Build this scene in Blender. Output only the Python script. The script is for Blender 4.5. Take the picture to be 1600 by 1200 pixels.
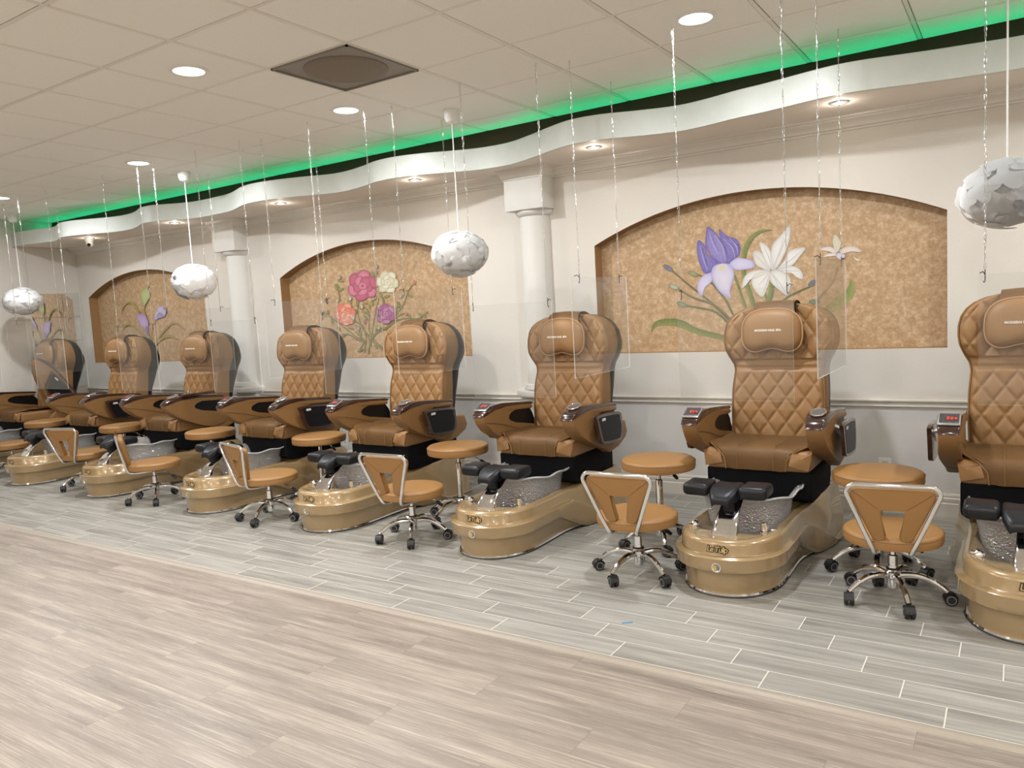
import bpy, bmesh, math, random
from math import sin, cos, pi, radians as RD, sqrt, exp
from mathutils import Vector, Matrix
random.seed(7)
for o in list(bpy.data.objects): bpy.data.objects.remove(o, do_unlink=True)
SC = bpy.context.scene
COL = SC.collection

# ------------------------------------------------------------------ camera
CAMZ = 1.46
def cam_axes(yaw, pitch, roll):
    f = Vector((-sin(yaw)*cos(pitch), cos(yaw)*cos(pitch), sin(pitch)))
    r = f.cross(Vector((0,0,1))).normalized(); u = r.cross(f)
    c, s = cos(roll), sin(roll)
    return c*r+s*u, -s*r+c*u, -f
cam = bpy.data.cameras.new('camera'); cam.sensor_width = 36; cam.lens = 1211.31/1600*36
co = bpy.data.objects.new('camera', cam); COL.objects.link(co)
ax = cam_axes(RD(33.31718), RD(-5.45751), RD(-3.21645))
M = Matrix.Identity(4)
for i in range(3):
    for j in range(3): M[j][i] = ax[i][j]
M.translation = (0, 0, CAMZ); co.matrix_world = M
cam.clip_start = .05
SC.camera = co

# ------------------------------------------------------------------ world, exposure, lights
SC.view_settings.view_transform = 'Standard'; SC.view_settings.look = 'None'
SC.view_settings.gamma = 1; SC.view_settings.use_curve_mapping = False
SC.view_settings.exposure = 0.0
W = bpy.data.worlds.new('world'); SC.world = W; W.use_nodes = True
W.node_tree.nodes['Background'].inputs[0].default_value = (1.0, .965, .92, 1)
W.node_tree.nodes['Background'].inputs[1].default_value = .3

def area(name, loc, size, power, color=(1,1,1), rot=(0,0,0), shape='DISK', size_y=None, spread=180):
    l = bpy.data.lights.new(name, 'AREA'); l.shape = shape; l.size = size
    if size_y: l.size_y = size_y
    l.energy = power; l.color = color; l.spread = RD(spread)
    o = bpy.data.objects.new(name, l); COL.objects.link(o); o.location = loc; o.rotation_euler = rot
    return o
COOL = (.93, .96, 1.0); WARM = (1.0, .95, .885)
# recessed ceiling downlights: the five in view, plus invented unseen ones added to light the room
DOWN = [(-1.38, 3.98, COOL), (-3.85, 3.99, COOL), (-6.27, 3.96, COOL), (-8.65, 3.92, COOL), (-3.861, 2.793, WARM)]
DOWN_ADDED = [(1.1, 3.98, COOL), (-.16, .97, WARM), (-2.6, .97, WARM), (-5.1, .97, WARM), (-7.5, .97, WARM), (2.2, .97, WARM),
             (-1.38, -.9, WARM), (-3.85, -.9, WARM), (-6.3, -.9, WARM), (1.1, -.9, WARM), (-1.38, -2.7, WARM), (-3.85, -2.7, WARM), (-6.3, -2.7, WARM), (1.1, -2.7, WARM)]
for x, y, c in DOWN: area('downlight_lamp', (x, y, 2.868), .15, 40, c)
for x, y, c in DOWN_ADDED: area('downlight_lamp', (x, y, 2.868), .15, 34, c)
# small halogen spots in the soffit
SPOTS = [(-.895, 5.044), (-2.52, 5.057), (-4.176, 5.067), (-5.774, 5.03), (-7.447, 5.046), (-9.1, 5.04), (.75, 5.05)]
for x, y in SPOTS:
    area('soffit_spot_lamp', (x, y, 2.561), .045, 9.5, (1, .88, .74), spread=140)
    pl_ = bpy.data.lights.new('soffit_bulb_glow', 'POINT'); pl_.energy = 1.1; pl_.color = (1, .88, .76); pl_.shadow_soft_size = .012
    po_ = bpy.data.objects.new('soffit_bulb_glow', pl_); COL.objects.link(po_); po_.location = (x, y, 2.535)
# green light strip lying on top of the soffit
for k in range(6):
    area('green_strip_lamp', (-9.4+2.0*k, 5.165, 2.675), 2.0, 1.05, (.0, 1.0, .42), (pi, 0, 0), 'RECTANGLE', .06)

# ------------------------------------------------------------------ materials
def srgb(r, g, b):
    f = lambda c: (c/255/12.92) if c/255 <= .04045 else ((c/255+.055)/1.055)**2.4
    return (f(r), f(g), f(b), 1)
class NT:
    def __init__(s, name):
        s.m = bpy.data.materials.new(name); s.m.use_nodes = True; s.t = s.m.node_tree
        s.t.nodes.clear(); s.out = s.n('ShaderNodeOutputMaterial')
    def n(s, typ, **kw):
        nd = s.t.nodes.new(typ)
        for k, v in kw.items():
            if k.startswith('_'): nd.inputs[k[1:].replace('_', ' ')].default_value = v
            else: setattr(nd, k, v)
        return nd
    def l(s, a, b): s.t.links.new(a, b)
    def math(s, op, a, b=None, c=None):
        nd = s.t.nodes.new('ShaderNodeMath'); nd.operation = op
        for i, v in enumerate((a, b, c)):
            if v is None: continue
            if isinstance(v, (int, float)): nd.inputs[i].default_value = v
            else: s.l(v, nd.inputs[i])
        return nd.outputs[0]
    def mix(s, f, a, b):
        nd = s.t.nodes.new('ShaderNodeMix'); nd.data_type = 'RGBA'
        for i, v in ((0, f), (6, a), (7, b)):
            if hasattr(v, 'is_linked') or hasattr(v, 'links'): s.l(v, nd.inputs[i])
            else: nd.inputs[i].default_value = v
        return nd.outputs[2]
    def ramp(s, f, stops):
        nd = s.t.nodes.new('ShaderNodeValToRGB'); e = nd.color_ramp.elements
        while len(e) < len(stops): e.new(.5)
        for i, (p, c) in enumerate(stops): e[i].position = p; e[i].color = c
        s.l(f, nd.inputs[0]); return nd.outputs[0]
    def pos(s):
        return s.n('ShaderNodeNewGeometry').outputs['Position']
    def noise(s, vec, scale, detail=3, rough=.55):
        nd = s.n('ShaderNodeTexNoise'); nd.inputs['Scale'].default_value = scale
        nd.inputs['Detail'].default_value = detail; nd.inputs['Roughness'].default_value = rough
        if vec is not None: s.l(vec, nd.inputs['Vector'])
        return nd.outputs['Fac']
    def scale(s, vec, x, y, z):
        nd = s.n('ShaderNodeVectorMath', operation='MULTIPLY'); s.l(vec, nd.inputs[0]); nd.inputs[1].default_value = (x, y, z)
        return nd.outputs[0]
    def bsdf(s, color, rough=.5, metal=0, coat=0, bump=None, bstr=.2, bdist=.002, **kw):
        b = s.n('ShaderNodeBsdfPrincipled')
        for k, v in (('Base Color', color), ('Roughness', rough), ('Metallic', metal), ('Coat Weight', coat)):
            if hasattr(v, 'links'): s.l(v, b.inputs[k])
            else: b.inputs[k].default_value = v
        if 'Coat Roughness' in b.inputs: b.inputs['Coat Roughness'].default_value = .06
        for k, v in kw.items(): b.inputs[k.replace('_', ' ')].default_value = v
        if bump is not None:
            bp = s.n('ShaderNodeBump'); bp.inputs['Strength'].default_value = bstr; bp.inputs['Distance'].default_value = bdist
            s.l(bump, bp.inputs['Height']); s.l(bp.outputs[0], b.inputs['Normal'])
        s.l(b.outputs[0], s.out.inputs['Surface']); return s.m
def obj_coord(N): return N.n('ShaderNodeTexCoord').outputs['Object']
def plain(name, col, rough=.5, metal=0, coat=0, noise=None, var=.06, bstr=.15, **kw):
    N = NT(name)
    if noise is None:
        c = N.noise(obj_coord(N), 40); b = None
        cc = N.mix(c, tuple(v*(1-var*.4) for v in col[:3])+(1,), tuple(min(1, v*(1+var*.4)) for v in col[:3])+(1,))
        return N.bsdf(cc, rough, metal, coat, **kw)
    c = N.noise(obj_coord(N), noise, 4)
    cc = N.mix(c, tuple(v*(1-var) for v in col[:3])+(1,), tuple(min(1, v*(1+var)) for v in col[:3])+(1,))
    return N.bsdf(cc, rough, metal, coat, bump=c, bstr=bstr, **kw)

LEATHER = plain('tan_leather', srgb(142, 106, 66), .5, noise=260, var=.07, bstr=.12)
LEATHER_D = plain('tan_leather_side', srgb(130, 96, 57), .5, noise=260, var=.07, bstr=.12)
PIPING = plain('tan_piping', srgb(168, 130, 92), .45)
STOOL_L = plain('stool_leather', srgb(147, 108, 62), .48, noise=260, var=.06, bstr=.12)
BLACK = plain('black_fabric', (.004, .004, .005, 1), .8, noise=120, var=.2, bstr=.2, Specular_IOR_Level=.12)
BLACKV = plain('black_vinyl', (.008, .009, .012, 1), .38, noise=200, var=.15, bstr=.1, Specular_IOR_Level=.35)
SHELL = plain('black_shell', (.006, .006, .007, 1), .4, Specular_IOR_Level=.25)
WOOD = plain('dark_glossy_wood', (.035, .014, .010, 1), .16, coat=.6)
SILVER = plain('silver_plastic', (.55, .55, .56, 1), .25, metal=.8)
CHROME = plain('chrome', (.82, .82, .84, 1), .07, metal=1)
DISPLAY = plain('control_display', (.055, .05, .055, 1), .2)
REDLED = plain('red_display_print', (.45, .05, .03, 1), .4)
RUBBER = plain('black_rubber', (.01, .01, .011, 1), .5)
GREYR = plain('grey_rubber', (.2, .2, .21, 1), .5)
WHITE = plain('white_plastic', (.78, .77, .74, 1), .35)
LABELW = plain('white_label', (.6, .6, .58, 1), .5)
THREAD = plain('pale_thread', (.72, .66, .58, 1), .6)
LOGOK = plain('logo_black', (.008, .004, .004, 1), .4)
LOGOG = plain('logo_gold', (.55, .40, .18, 1), .35)
YEL = plain('yellow_insert', (.55, .38, .05, 1), .3)
GREYI = plain('grey_insert', (.16, .16, .18, 1), .3)
# lacquered tub
N = NT('gold_beige_lacquer'); nz = N.noise(obj_coord(N), 900, 1)
LAC = N.bsdf(N.mix(nz, srgb(146, 122, 87), srgb(166, 142, 104)), .24, .15, .9)
# clear basin
N = NT('clear_rippled_basin')
oc = obj_coord(N); vo = N.n('ShaderNodeTexVoronoi'); vo.inputs['Scale'].default_value = 95; N.l(oc, vo.inputs['Vector'])
bp = N.n('ShaderNodeBump'); bp.inputs['Strength'].default_value = 1.0; bp.inputs['Distance'].default_value = .010; N.l(vo.outputs['Distance'], bp.inputs['Height'])
tr = N.n('ShaderNodeBsdfTransparent'); tr.inputs[0].default_value = (.93, .94, .95, 1)
gl = N.n('ShaderNodeBsdfGlossy'); gl.inputs['Roughness'].default_value = .05
hue = N.mix(.4, (.80, .80, .82, 1), vo.outputs['Color']); N.l(hue, gl.inputs[0]); N.l(bp.outputs[0], gl.inputs['Normal'])
tl = N.n('ShaderNodeBsdfDiffuse'); tl.inputs[0].default_value = (.85, .85, .86, 1); N.l(bp.outputs[0], tl.inputs['Normal'])
m1 = N.n('ShaderNodeMixShader'); m1.inputs[0].default_value = .40; N.l(tr.outputs[0], m1.inputs[1]); N.l(gl.outputs[0], m1.inputs[2])
m2 = N.n('ShaderNodeMixShader'); m2.inputs[0].default_value = .2; N.l(m1.outputs[0], m2.inputs[1]); N.l(tl.outputs[0], m2.inputs[2])
N.l(m2.outputs[0], N.out.inputs['Surface']); BASIN = N.m
BASINR = plain('glint_white_basin_rim', (.78, .79, .80, 1), .12, noise=300, var=.15, bstr=.8, Transmission_Weight=.5)  # rim bead coloured whiter to stand in for its bright glints
# acrylic sheet
def acrylic(name, tint, refl, haze):
    N = NT(name)
    lw = N.n('ShaderNodeLayerWeight'); lw.inputs[0].default_value = .5
    f5 = N.math('POWER', lw.outputs['Facing'], 5.0); fb = N.math('MULTIPLY_ADD', f5, .9, .025)
    tr = N.n('ShaderNodeBsdfTransparent'); tr.inputs[0].default_value = tint
    gl = N.n('ShaderNodeBsdfGlossy'); gl.inputs['Roughness'].default_value = .03
    df = N.n('ShaderNodeBsdfDiffuse'); df.inputs[0].default_value = (.8, .8, .78, 1)
    f = N.math('MULTIPLY', fb, refl)
    m1 = N.n('ShaderNodeMixShader'); N.l(f, m1.inputs[0]); N.l(tr.outputs[0], m1.inputs[1]); N.l(gl.outputs[0], m1.inputs[2])
    m2 = N.n('ShaderNodeMixShader'); m2.inputs[0].default_value = haze; N.l(m1.outputs[0], m2.inputs[1]); N.l(df.outputs[0], m2.inputs[2])
    N.l(m2.outputs[0], N.out.inputs['Surface']); return N.m
ACRYL = acrylic('clear_acrylic', (.975, .978, .978, 1), 1.0, .022)
ACRYL_E = acrylic('acrylic_edge', (.9, .9, .9, 1), 1.0, .55)
# floor: grey wood-look tile, thin pale grout, quarter offset
def brick_math(N, x0, y0, L, Wd, shift, gx, gy):
    p = N.n('ShaderNodeSeparateXYZ'); N.l(N.pos(), p.inputs[0])
    v = N.math('DIVIDE', N.math('SUBTRACT', p.outputs[1], y0), Wd); row = N.math('FLOOR', v)
    u = N.math('ADD', N.math('DIVIDE', N.math('SUBTRACT', p.outputs[0], x0), L), N.math('MULTIPLY', row, shift))
    cu = N.math('FLOOR', u)
    fu = N.math('FRACT', u); fv = N.math('FRACT', v)
    eu = N.math('MULTIPLY', N.math('MINIMUM', fu, N.math('SUBTRACT', 1, fu)), L)
    ev = N.math('MULTIPLY', N.math('MINIMUM', fv, N.math('SUBTRACT', 1, fv)), Wd)
    g = N.math('MAXIMUM', N.math('LESS_THAN', eu, gx), N.math('LESS_THAN', ev, gy))
    cb = N.n('ShaderNodeCombineXYZ'); N.l(cu, cb.inputs[0]); N.l(row, cb.inputs[1])
    wn = N.n('ShaderNodeTexWhiteNoise', noise_dimensions='2D'); N.l(cb.outputs[0], wn.inputs['Vector'])
    off = N.n('ShaderNodeVectorMath', operation='MULTIPLY_ADD'); N.l(wn.outputs['Color'], off.inputs[0]); off.inputs[1].default_value = (7, 7, 7); N.l(N.pos(), off.inputs[2])
    return g, wn.outputs['Value'], off.outputs[0]
N = NT('grey_wood_look_tile')
g, rv, vec = brick_math(N, -2.6414, 2.796, .61, .1478, .2455, .0022, .0016)
s1 = N.noise(N.scale(vec, 1.6, 26, 1), 1.0, 5, .6); s2 = N.noise(N.scale(vec, 3, 110, 1), 1.0, 3, .6); s3 = N.noise(N.scale(vec, 2.5, 6, 1), 1.0, 3)
c = N.ramp(s1, [(.3, srgb(106, 103, 96)), (.5, srgb(150, 148, 140)), (.7, srgb(182, 180, 171))])
c = N.mix(N.math('MULTIPLY', s2, .5), c, srgb(104, 102, 98))
c = N.mix(N.math('MULTIPLY', rv, .3), c, srgb(168, 167, 162))
c = N.mix(N.math('MULTIPLY', s3, .3), c, srgb(140, 140, 134))
c = N.mix(g, c, srgb(206, 203, 194))
hh = N.math('SUBTRACT', N.math('MULTIPLY', s1, .3), N.math('MULTIPLY', g, .6))
TILE = N.bsdf(c, .42, bump=hh, bstr=.25, bdist=.001)
N = NT('pale_oak_vinyl_plank')
g, rv, vec = brick_math(N, -.757, 2.435-.1755*20, 1.24, .1755, .41, .0009, .0008)
w1 = N.n('ShaderNodeTexWave', wave_type='BANDS', bands_direction='Y'); N.l(N.scale(vec, .55, 9, 1), w1.inputs['Vector'])
w1.inputs['Scale'].default_value = 2.2; w1.inputs['Distortion'].default_value = 9; w1.inputs['Detail'].default_value = 4; w1.inputs['Detail Scale'].default_value = 1.3; w1.inputs['Detail Roughness'].default_value = .65
s1 = N.noise(N.scale(vec, 1.1, 16, 1), 1.0, 6, .65); s2 = N.noise(N.scale(vec, 4, 170, 1), 1.0, 4, .65); s3 = N.noise(N.pos(), 1.1, 2)
c = N.ramp(s1, [(.28, srgb(104, 96, 90)), (.5, srgb(140, 131, 122)), (.7, srgb(174, 164, 153))])
c = N.mix(N.math('MULTIPLY', w1.outputs['Fac'], .4), c, srgb(124, 115, 106))
c = N.mix(N.math('MULTIPLY', N.math('GREATER_THAN', s2, .56), .35), c, srgb(132, 119, 108))
c = N.mix(N.math('MULTIPLY', N.math('LESS_THAN', s2, .42), .35), c, srgb(188, 178, 164))
c = N.mix(N.math('MULTIPLY', rv, .22), c, srgb(150, 138, 128))
c = N.mix(g, c, srgb(118, 106, 96))
PLANK = N.bsdf(c, .4, bump=s2, bstr=.15, bdist=.001)
STRIP = plain('pale_floor_strip', srgb(154, 145, 133), .4, noise=30, var=.06)
def paint(name, col, bscale=160, bstr=.25, rough=.75, var=.03):
    N = NT(name); n1 = N.noise(N.pos(), bscale, 3); n2 = N.noise(N.pos(), 1.5, 2)
    cc = N.mix(n2, tuple(v*(1-var) for v in col[:3])+(1,), tuple(v*(1+var) for v in col[:3])+(1,))
    return N.bsdf(cc, rough, bump=n1, bstr=bstr, bdist=.003)
WALL = paint('warm_white_wall_paint', srgb(208, 203, 194))
WALL_B = paint('white_lower_wall_paint', srgb(214, 213, 210))
TRIMW = paint('semi_gloss_white_trim', srgb(214, 209, 200), 60, .05, .35)
COLM = paint('white_column_paint', srgb(214, 212, 206), 120, .15, .5)
SOFF = paint('soffit_paint', srgb(228, 220, 210), 160, .15)
N = NT('pearl_fascia_paint'); n1 = N.noise(N.pos(), 400, 2); n2 = N.noise(N.pos(), 9, 4)
FASC = N.bsdf(N.mix(n2, srgb(190, 194, 187), srgb(206, 208, 201)), .5, .05, bump=n1, bstr=.2, bdist=.001)
BROWNW = paint('dark_brown_cove_paint', (.05, .007, .002, 1), 30, .1, .8, .2)
# sponge painted niche
N = NT('gold_sponge_paint'); a1 = N.noise(N.pos(), 26, 8, .72); a2 = N.noise(N.pos(), 5, 3); a3 = N.noise(N.pos(), 80, 3)
f = N.math('ADD', N.math('MULTIPLY', a1, .8), N.math('MULTIPLY', a3, .25))
c = N.ramp(f, [(.40, srgb(164, 134, 98)), (.50, srgb(178, 148, 112)), (.58, srgb(192, 164, 130)), (.68, srgb(210, 188, 158))])
c = N.mix(N.math('MULTIPLY', a2, .35), c, srgb(164, 130, 90))
SPONGE = N.bsdf(c, .6, bump=a3, bstr=.15)
REVEAL = paint('gold_brown_reveal', srgb(150, 116, 76), 60, .2)
# ceiling
N = NT('fissured_ceiling_tile'); a = N.noise(N.pos(), 260, 4, .7); b = N.noise(N.pos(), 1.3, 2); 
c = N.mix(N.math('MULTIPLY', N.math('GREATER_THAN', a, .6), .5), srgb(240, 239, 232), srgb(222, 218, 209))
CEIL = N.bsdf(c, .9, bump=a, bstr=.4, bdist=.002)
GRIDM = plain('painted_ceiling_grid', srgb(228, 223, 213), .5)
GAP = plain('shadow_gap', (.05, .045, .04, 1), .9)
VENTM = plain('grey_vent_metal', srgb(132, 128, 120), .45, metal=.2)
N = NT('perforated_vent_face'); vo = N.n('ShaderNodeTexVoronoi'); vo.inputs['Scale'].default_value = 240; vo.inputs['Randomness'].default_value = 0; N.l(N.pos(), vo.inputs['Vector'])
c = N.mix(N.math('LESS_THAN', vo.outputs['Distance'], .38), srgb(158, 154, 146), srgb(96, 92, 86)); VENTF = N.bsdf(c, .5)
VENTC = plain('vent_disc', srgb(118, 108, 95), .55, noise=200, var=.1)
MIRROR = plain('mirror_silver', (.80, .81, .80, 1), .015, metal=1)
SHADE = None
N = NT('white_lampshade_plastic')
b = N.n('ShaderNodeBsdfPrincipled'); b.inputs['Base Color'].default_value = (.93, .93, .93, 1); b.inputs['Roughness'].default_value = .4
t = N.n('ShaderNodeBsdfTranslucent'); t.inputs[0].default_value = (.93, .93, .92, 1)
mx = N.n('ShaderNodeMixShader'); mx.inputs[0].default_value = .35; N.l(b.outputs[0], mx.inputs[1]); N.l(t.outputs[0], mx.inputs[2]); N.l(mx.outputs[0], N.out.inputs['Surface']); SHADE = N.m
def emis(name, col, s):
    N = NT(name); e = N.n('ShaderNodeEmission'); e.inputs[0].default_value = col; e.inputs[1].default_value = s
    N.l(e.outputs[0], N.out.inputs['Surface']); return N.m
LAMPC = emis('lit_lamp_cool', (.92, .95, 1, 1), 5); LAMPW = emis('lit_lamp_warm', (1, .92, .78, 1), 5)
LEDG = emis('green_led', (0, 1, .33, 1), 2)
REFLC = plain('lamp_reflector', (.75, .75, .72, 1), .2, metal=.6)
def vcol(name):
    N = NT(name); a = N.n('ShaderNodeVertexColor'); a.layer_name = 'Col'
    n1 = N.noise(N.scale(N.pos(), 1, 1, .35), 130, 4, .7)
    c = N.mix(N.math('MULTIPLY', N.math('SUBTRACT', n1, .35), .35), a.outputs[0], (.75, .73, .72, 1))
    return N.bsdf(c, .7)
PAINTV = vcol('mural_paint')
BLUES = plain('blue_scrap_paper', (.05, .22, .42, 1), .6)
CHAINM = plain('steel_chain', (.52, .52, .50, 1), .35, metal=1)

# ------------------------------------------------------------------ mesh helpers
def obj(name, bm, mat, parent=None, loc=None, angle=35, mats=None):
    me = bpy.data.meshes.new(name); bmesh.ops.recalc_face_normals(bm, faces=bm.faces[:]) ; bm.to_mesh(me); bm.free()
    for m_ in (mats or [mat]): me.materials.append(m_)
    if angle:
        me.polygons.foreach_set('use_smooth', [True]*len(me.polygons)); me.set_sharp_from_angle(angle=RD(angle))
    o = bpy.data.objects.new(name, me); COL.objects.link(o)
    if parent: o.parent = parent
    if loc: o.location = loc
    return o
def empty(name, loc=(0,0,0), rz=0):
    o = bpy.data.objects.new(name, None); o.empty_display_size = .1; COL.objects.link(o); o.location = loc; o.rotation_euler = (0,0,rz); return o
def tag(o, label=None, cat=None, group=None, kind=None):
    if label: o['label'] = label
    if cat: o['category'] = cat
    if group: o['group'] = group
    if kind: o['kind'] = kind
    return o
def struct(name, bm, m, angle=35): return tag(obj(name, bm, m, angle=angle), kind='structure')
def kids(o): return [c for c in bpy.data.objects if c.parent == o]
def copy_tree(o, parent=None):
    c = o.copy(); COL.objects.link(c); c.parent = parent
    for ch in kids(o): copy_tree(ch, c)
    return c
def NB(): return bmesh.new()
def box(bm, c, s, bev=0, seg=2, rot=None):
    r = bmesh.ops.create_cube(bm, size=1); vs = r['verts']
    for v in vs: v.co = Vector((v.co.x*s[0], v.co.y*s[1], v.co.z*s[2]))
    if bev:
        es = list({e for v in vs for e in v.link_edges})
        rr = bmesh.ops.bevel(bm, geom=es, offset=bev, segments=seg, affect='EDGES', profile=.5, clamp_overlap=True)
        vs = list({v for f in rr['faces'] for v in f.verts} | {v for v in vs if v.is_valid})
    for v in vs:
        if rot: v.co = rot @ v.co
        v.co += Vector(c)
    return vs
def prism(bm, poly, axis, lo, hi, bev=0, seg=2):
    """poly: 2D outline (CCW or CW) extruded along axis ('X': poly=(y,z); 'Y': poly=(x,z); 'Z': poly=(x,y))"""
    def P(a, b, t): return {'X': (t, a, b), 'Y': (a, t, b), 'Z': (a, b, t)}[axis]
    v0 = [bm.verts.new(P(a, b, lo)) for a, b in poly]; v1 = [bm.verts.new(P(a, b, hi)) for a, b in poly]
    n = len(poly); fs = [bm.faces.new(v0), bm.faces.new(v1[::-1])]
    for i in range(n): bm.faces.new((v0[i], v0[(i+1) % n], v1[(i+1) % n], v1[i]))
    if bev:
        es = set(fs[0].edges) | set(fs[1].edges)
        bmesh.ops.bevel(bm, geom=list(es), offset=bev, segments=seg, affect='EDGES', profile=.5, clamp_overlap=True)
def catmull(pts, n=6, closed=False):
    out = []; N_ = len(pts); V = [Vector(p) for p in pts]
    rng = range(N_ if closed else N_-1)
    for i in rng:
        p0 = V[(i-1) % N_] if closed or i > 0 else V[0]; p1 = V[i]; p2 = V[(i+1) % N_]
        p3 = V[(i+2) % N_] if closed or i+2 < N_ else V[-1]
        for k in range(n):
            t = k/n
            out.append(.5*((2*p1)+(p2-p0)*t+(2*p0-5*p1+4*p2-p3)*t*t+(3*p1-p0-3*p2+p3)*t**3))
    if not closed: out.append(V[-1].copy())
    return out
def tube(bm, pts, r, n=10, closed=False, caps=True, flat=None):
    pts = [Vector(p) for p in pts]; m = len(pts); rings = []
    rr = r if isinstance(r, (list, tuple)) else [r]*m
    up = None
    for i in range(m):
        a = pts[(i-1) % m] if closed or i > 0 else pts[i]; b = pts[(i+1) % m] if closed or i < m-1 else pts[i]
        t = (b-a).normalized()
        if up is None:
            up = Vector((0,0,1)) if abs(t.z) < .9 else Vector((0,1,0))
        s = t.cross(up)
        if s.length < 1e-4: s = t.cross(Vector((1,0,0)))
        s.normalize(); u = s.cross(t).normalized(); up = u
        fz = flat or 1
        rings.append([bm.verts.new(pts[i]+s*(rr[i]*cos(2*pi*k/n))+u*(rr[i]*fz*sin(2*pi*k/n))) for k in range(n)])
    for i in range(m if closed else m-1):
        A, B = rings[i], rings[(i+1) % m]
        for k in range(n): bm.faces.new((A[k], A[(k+1) % n], B[(k+1) % n], B[k]))
    if caps and not closed:
        bm.faces.new(rings[0][::-1]); bm.faces.new(rings[-1])
def lathe(bm, prof, c=(0,0,0), n=32, axis='Z', sx=1, sy=1):
    rings = []
    for r, z in prof:
        if r < 1e-6: p = (0, 0, z); rings.append([bm.verts.new(p)])
        else: rings.append([bm.verts.new((r*sx*cos(2*pi*k/n), r*sy*sin(2*pi*k/n), z)) for k in range(n)])
    for A, B in zip(rings, rings[1:]):
        for k in range(n):
            q = [A[k % len(A)], A[(k+1) % len(A)], B[(k+1) % len(B)], B[k % len(B)]]
            q = list(dict.fromkeys(q))
            if len(q) >= 3: bm.faces.new(q)
    if len(rings[0]) > 1: bm.faces.new(rings[0][::-1])
    if len(rings[-1]) > 1: bm.faces.new(rings[-1])
    for R_ in rings:
        for v in R_:
            x, y, z = v.co
            if axis == 'X': v.co = Vector((z, x, y))
            elif axis == 'Y': v.co = Vector((x, z, y))
            v.co += Vector(c)
def grid_faces(bm, G, closed_u=False):
    for i in range(len(G)-1):
        for j in range(len(G[0])-1):
            q = list(dict.fromkeys((G[i][j], G[i+1][j], G[i+1][j+1], G[i][j+1])))
            if len(q) >= 3:
                try: bm.faces.new(q)
                except ValueError: pass
def sstep(a, b, x):
    t = max(0, min(1, (x-a)/(b-a))); return t*t*(3-2*t)
def lerp(a, b, t): return a+(b-a)*t
def interp(tab, x):
    if x <= tab[0][0]: return tab[0][1]
    for (a, va), (b, vb) in zip(tab, tab[1:]):
        if x <= b: return lerp(va, vb, sstep(0, 1, (x-a)/(b-a)) if False else (x-a)/(b-a))
    return tab[-1][1]
def text_bm(s, size, bold=0, extr=.0006, font_shear=0, spacing=1):
    cu = bpy.data.curves.new('t', 'FONT'); cu.body = s; cu.size = size; cu.align_x = 'CENTER'; cu.align_y = 'CENTER'
    cu.extrude = extr; cu.offset = bold; cu.shear = font_shear; cu.space_character = spacing; cu.resolution_u = 3
    o = bpy.data.objects.new('t', cu); COL.objects.link(o); bpy.context.view_layer.update()
    me = bpy.data.meshes.new_from_object(o.evaluated_get(bpy.context.evaluated_depsgraph_get()))
    bpy.data.objects.remove(o); bm = NB(); bm.from_mesh(me); bpy.data.meshes.remove(me)
    return bm

# ------------------------------------------------------------------ room shell
YW = 5.51; XL = -10.33; XR = 2.6; ZC = 2.88; YCOVE = 5.22
def plane(bm, pts): bm.faces.new([bm.verts.new(p) for p in pts])
bm = NB(); box(bm, ((XL+XR)/2-.3, (2.79+5.7)/2, -.03), (XR-XL+1.2, 5.7-2.79, .06)); struct('floor', bm, TILE, 0)
bm = NB(); box(bm, ((XL+XR)/2-.3, (-4+2.735)/2, -.03), (XR-XL+1.2, 2.735+4, .06)); struct('floor', bm, PLANK, 0)
bm = NB(); prism(bm, [(2.735, -.05), (2.735, .0002), (2.752, .0005), (2.757, .003), (2.783, .003), (2.79, .001), (2.79, -.05)], 'X', XL-.3, XR+.3); struct('trim_1', bm, STRIP)

NICHES = [(-10.12, -7.71), (-6.43, -4.02), (-2.78, -.37)]
ZB, ZS, ZA, YN = 1.075, 1.92, 2.19, 5.63
def arch(x, a, b):
    c = (a+b)/2; h = (b-a)/2; rise = ZA-ZS; R_ = (h*h+rise*rise)/(2*rise)
    return ZS+sqrt(max(0, R_*R_-(x-c)**2))-(R_-rise)
bm = NB()
def quad_y(bm, x0, x1, z0a, z0b, z1a, z1b, y): plane(bm, [(x0, y, z0a), (x1, y, z0b), (x1, y, z1b), (x0, y, z1a)])
ZT = 2.60
quad_y(bm, XL, XR, .74, .74, ZB, ZB, YW)
xs = XL
for a, b in NICHES:
    quad_y(bm, xs, a, ZB, ZB, ZT, ZT, YW); xs = b
    n = 40
    for i in range(n):
        x0, x1 = lerp(a, b, i/n), lerp(a, b, (i+1)/n)
        quad_y(bm, x0, x1, arch(x0, a, b), arch(x1, a, b), ZT, ZT, YW)
quad_y(bm, xs, XR, ZB, ZB, ZT, ZT, YW)
bmesh.ops.remove_doubles(bm, verts=bm.verts[:], dist=1e-5)
struct('wall_back', bm, WALL, 0)
bm = NB(); quad_y(bm, XL, XR, 0, 0, .74, .74, YW); struct('wall_back_lower', bm, WALL_B, 0)
bm = NB(); bm2 = NB()
for a, b in NICHES:
    n = 40
    plane(bm2, [(a, YW, ZB), (b, YW, ZB), (b, YN, ZB), (a, YN, ZB)])
    for x in (a, b): plane(bm2, [(x, YW, ZB), (x, YN, ZB), (x, YN, ZS), (x, YW, ZS)])
    for i in range(n):
        x0, x1 = lerp(a, b, i/n), lerp(a, b, (i+1)/n)
        z0, z1 = arch(x0, a, b), arch(x1, a, b)
        plane(bm2, [(x0, YW, z0), (x1, YW, z1), (x1, YN, z1), (x0, YN, z0)])
        plane(bm, [(x0, YN, ZB), (x1, YN, ZB), (x1, YN, z1), (x0, YN, z0)])
struct('wall_niche_back', bm, SPONGE, 0); struct('wall_niche_reveal', bm2, REVEAL, 0)
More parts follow.
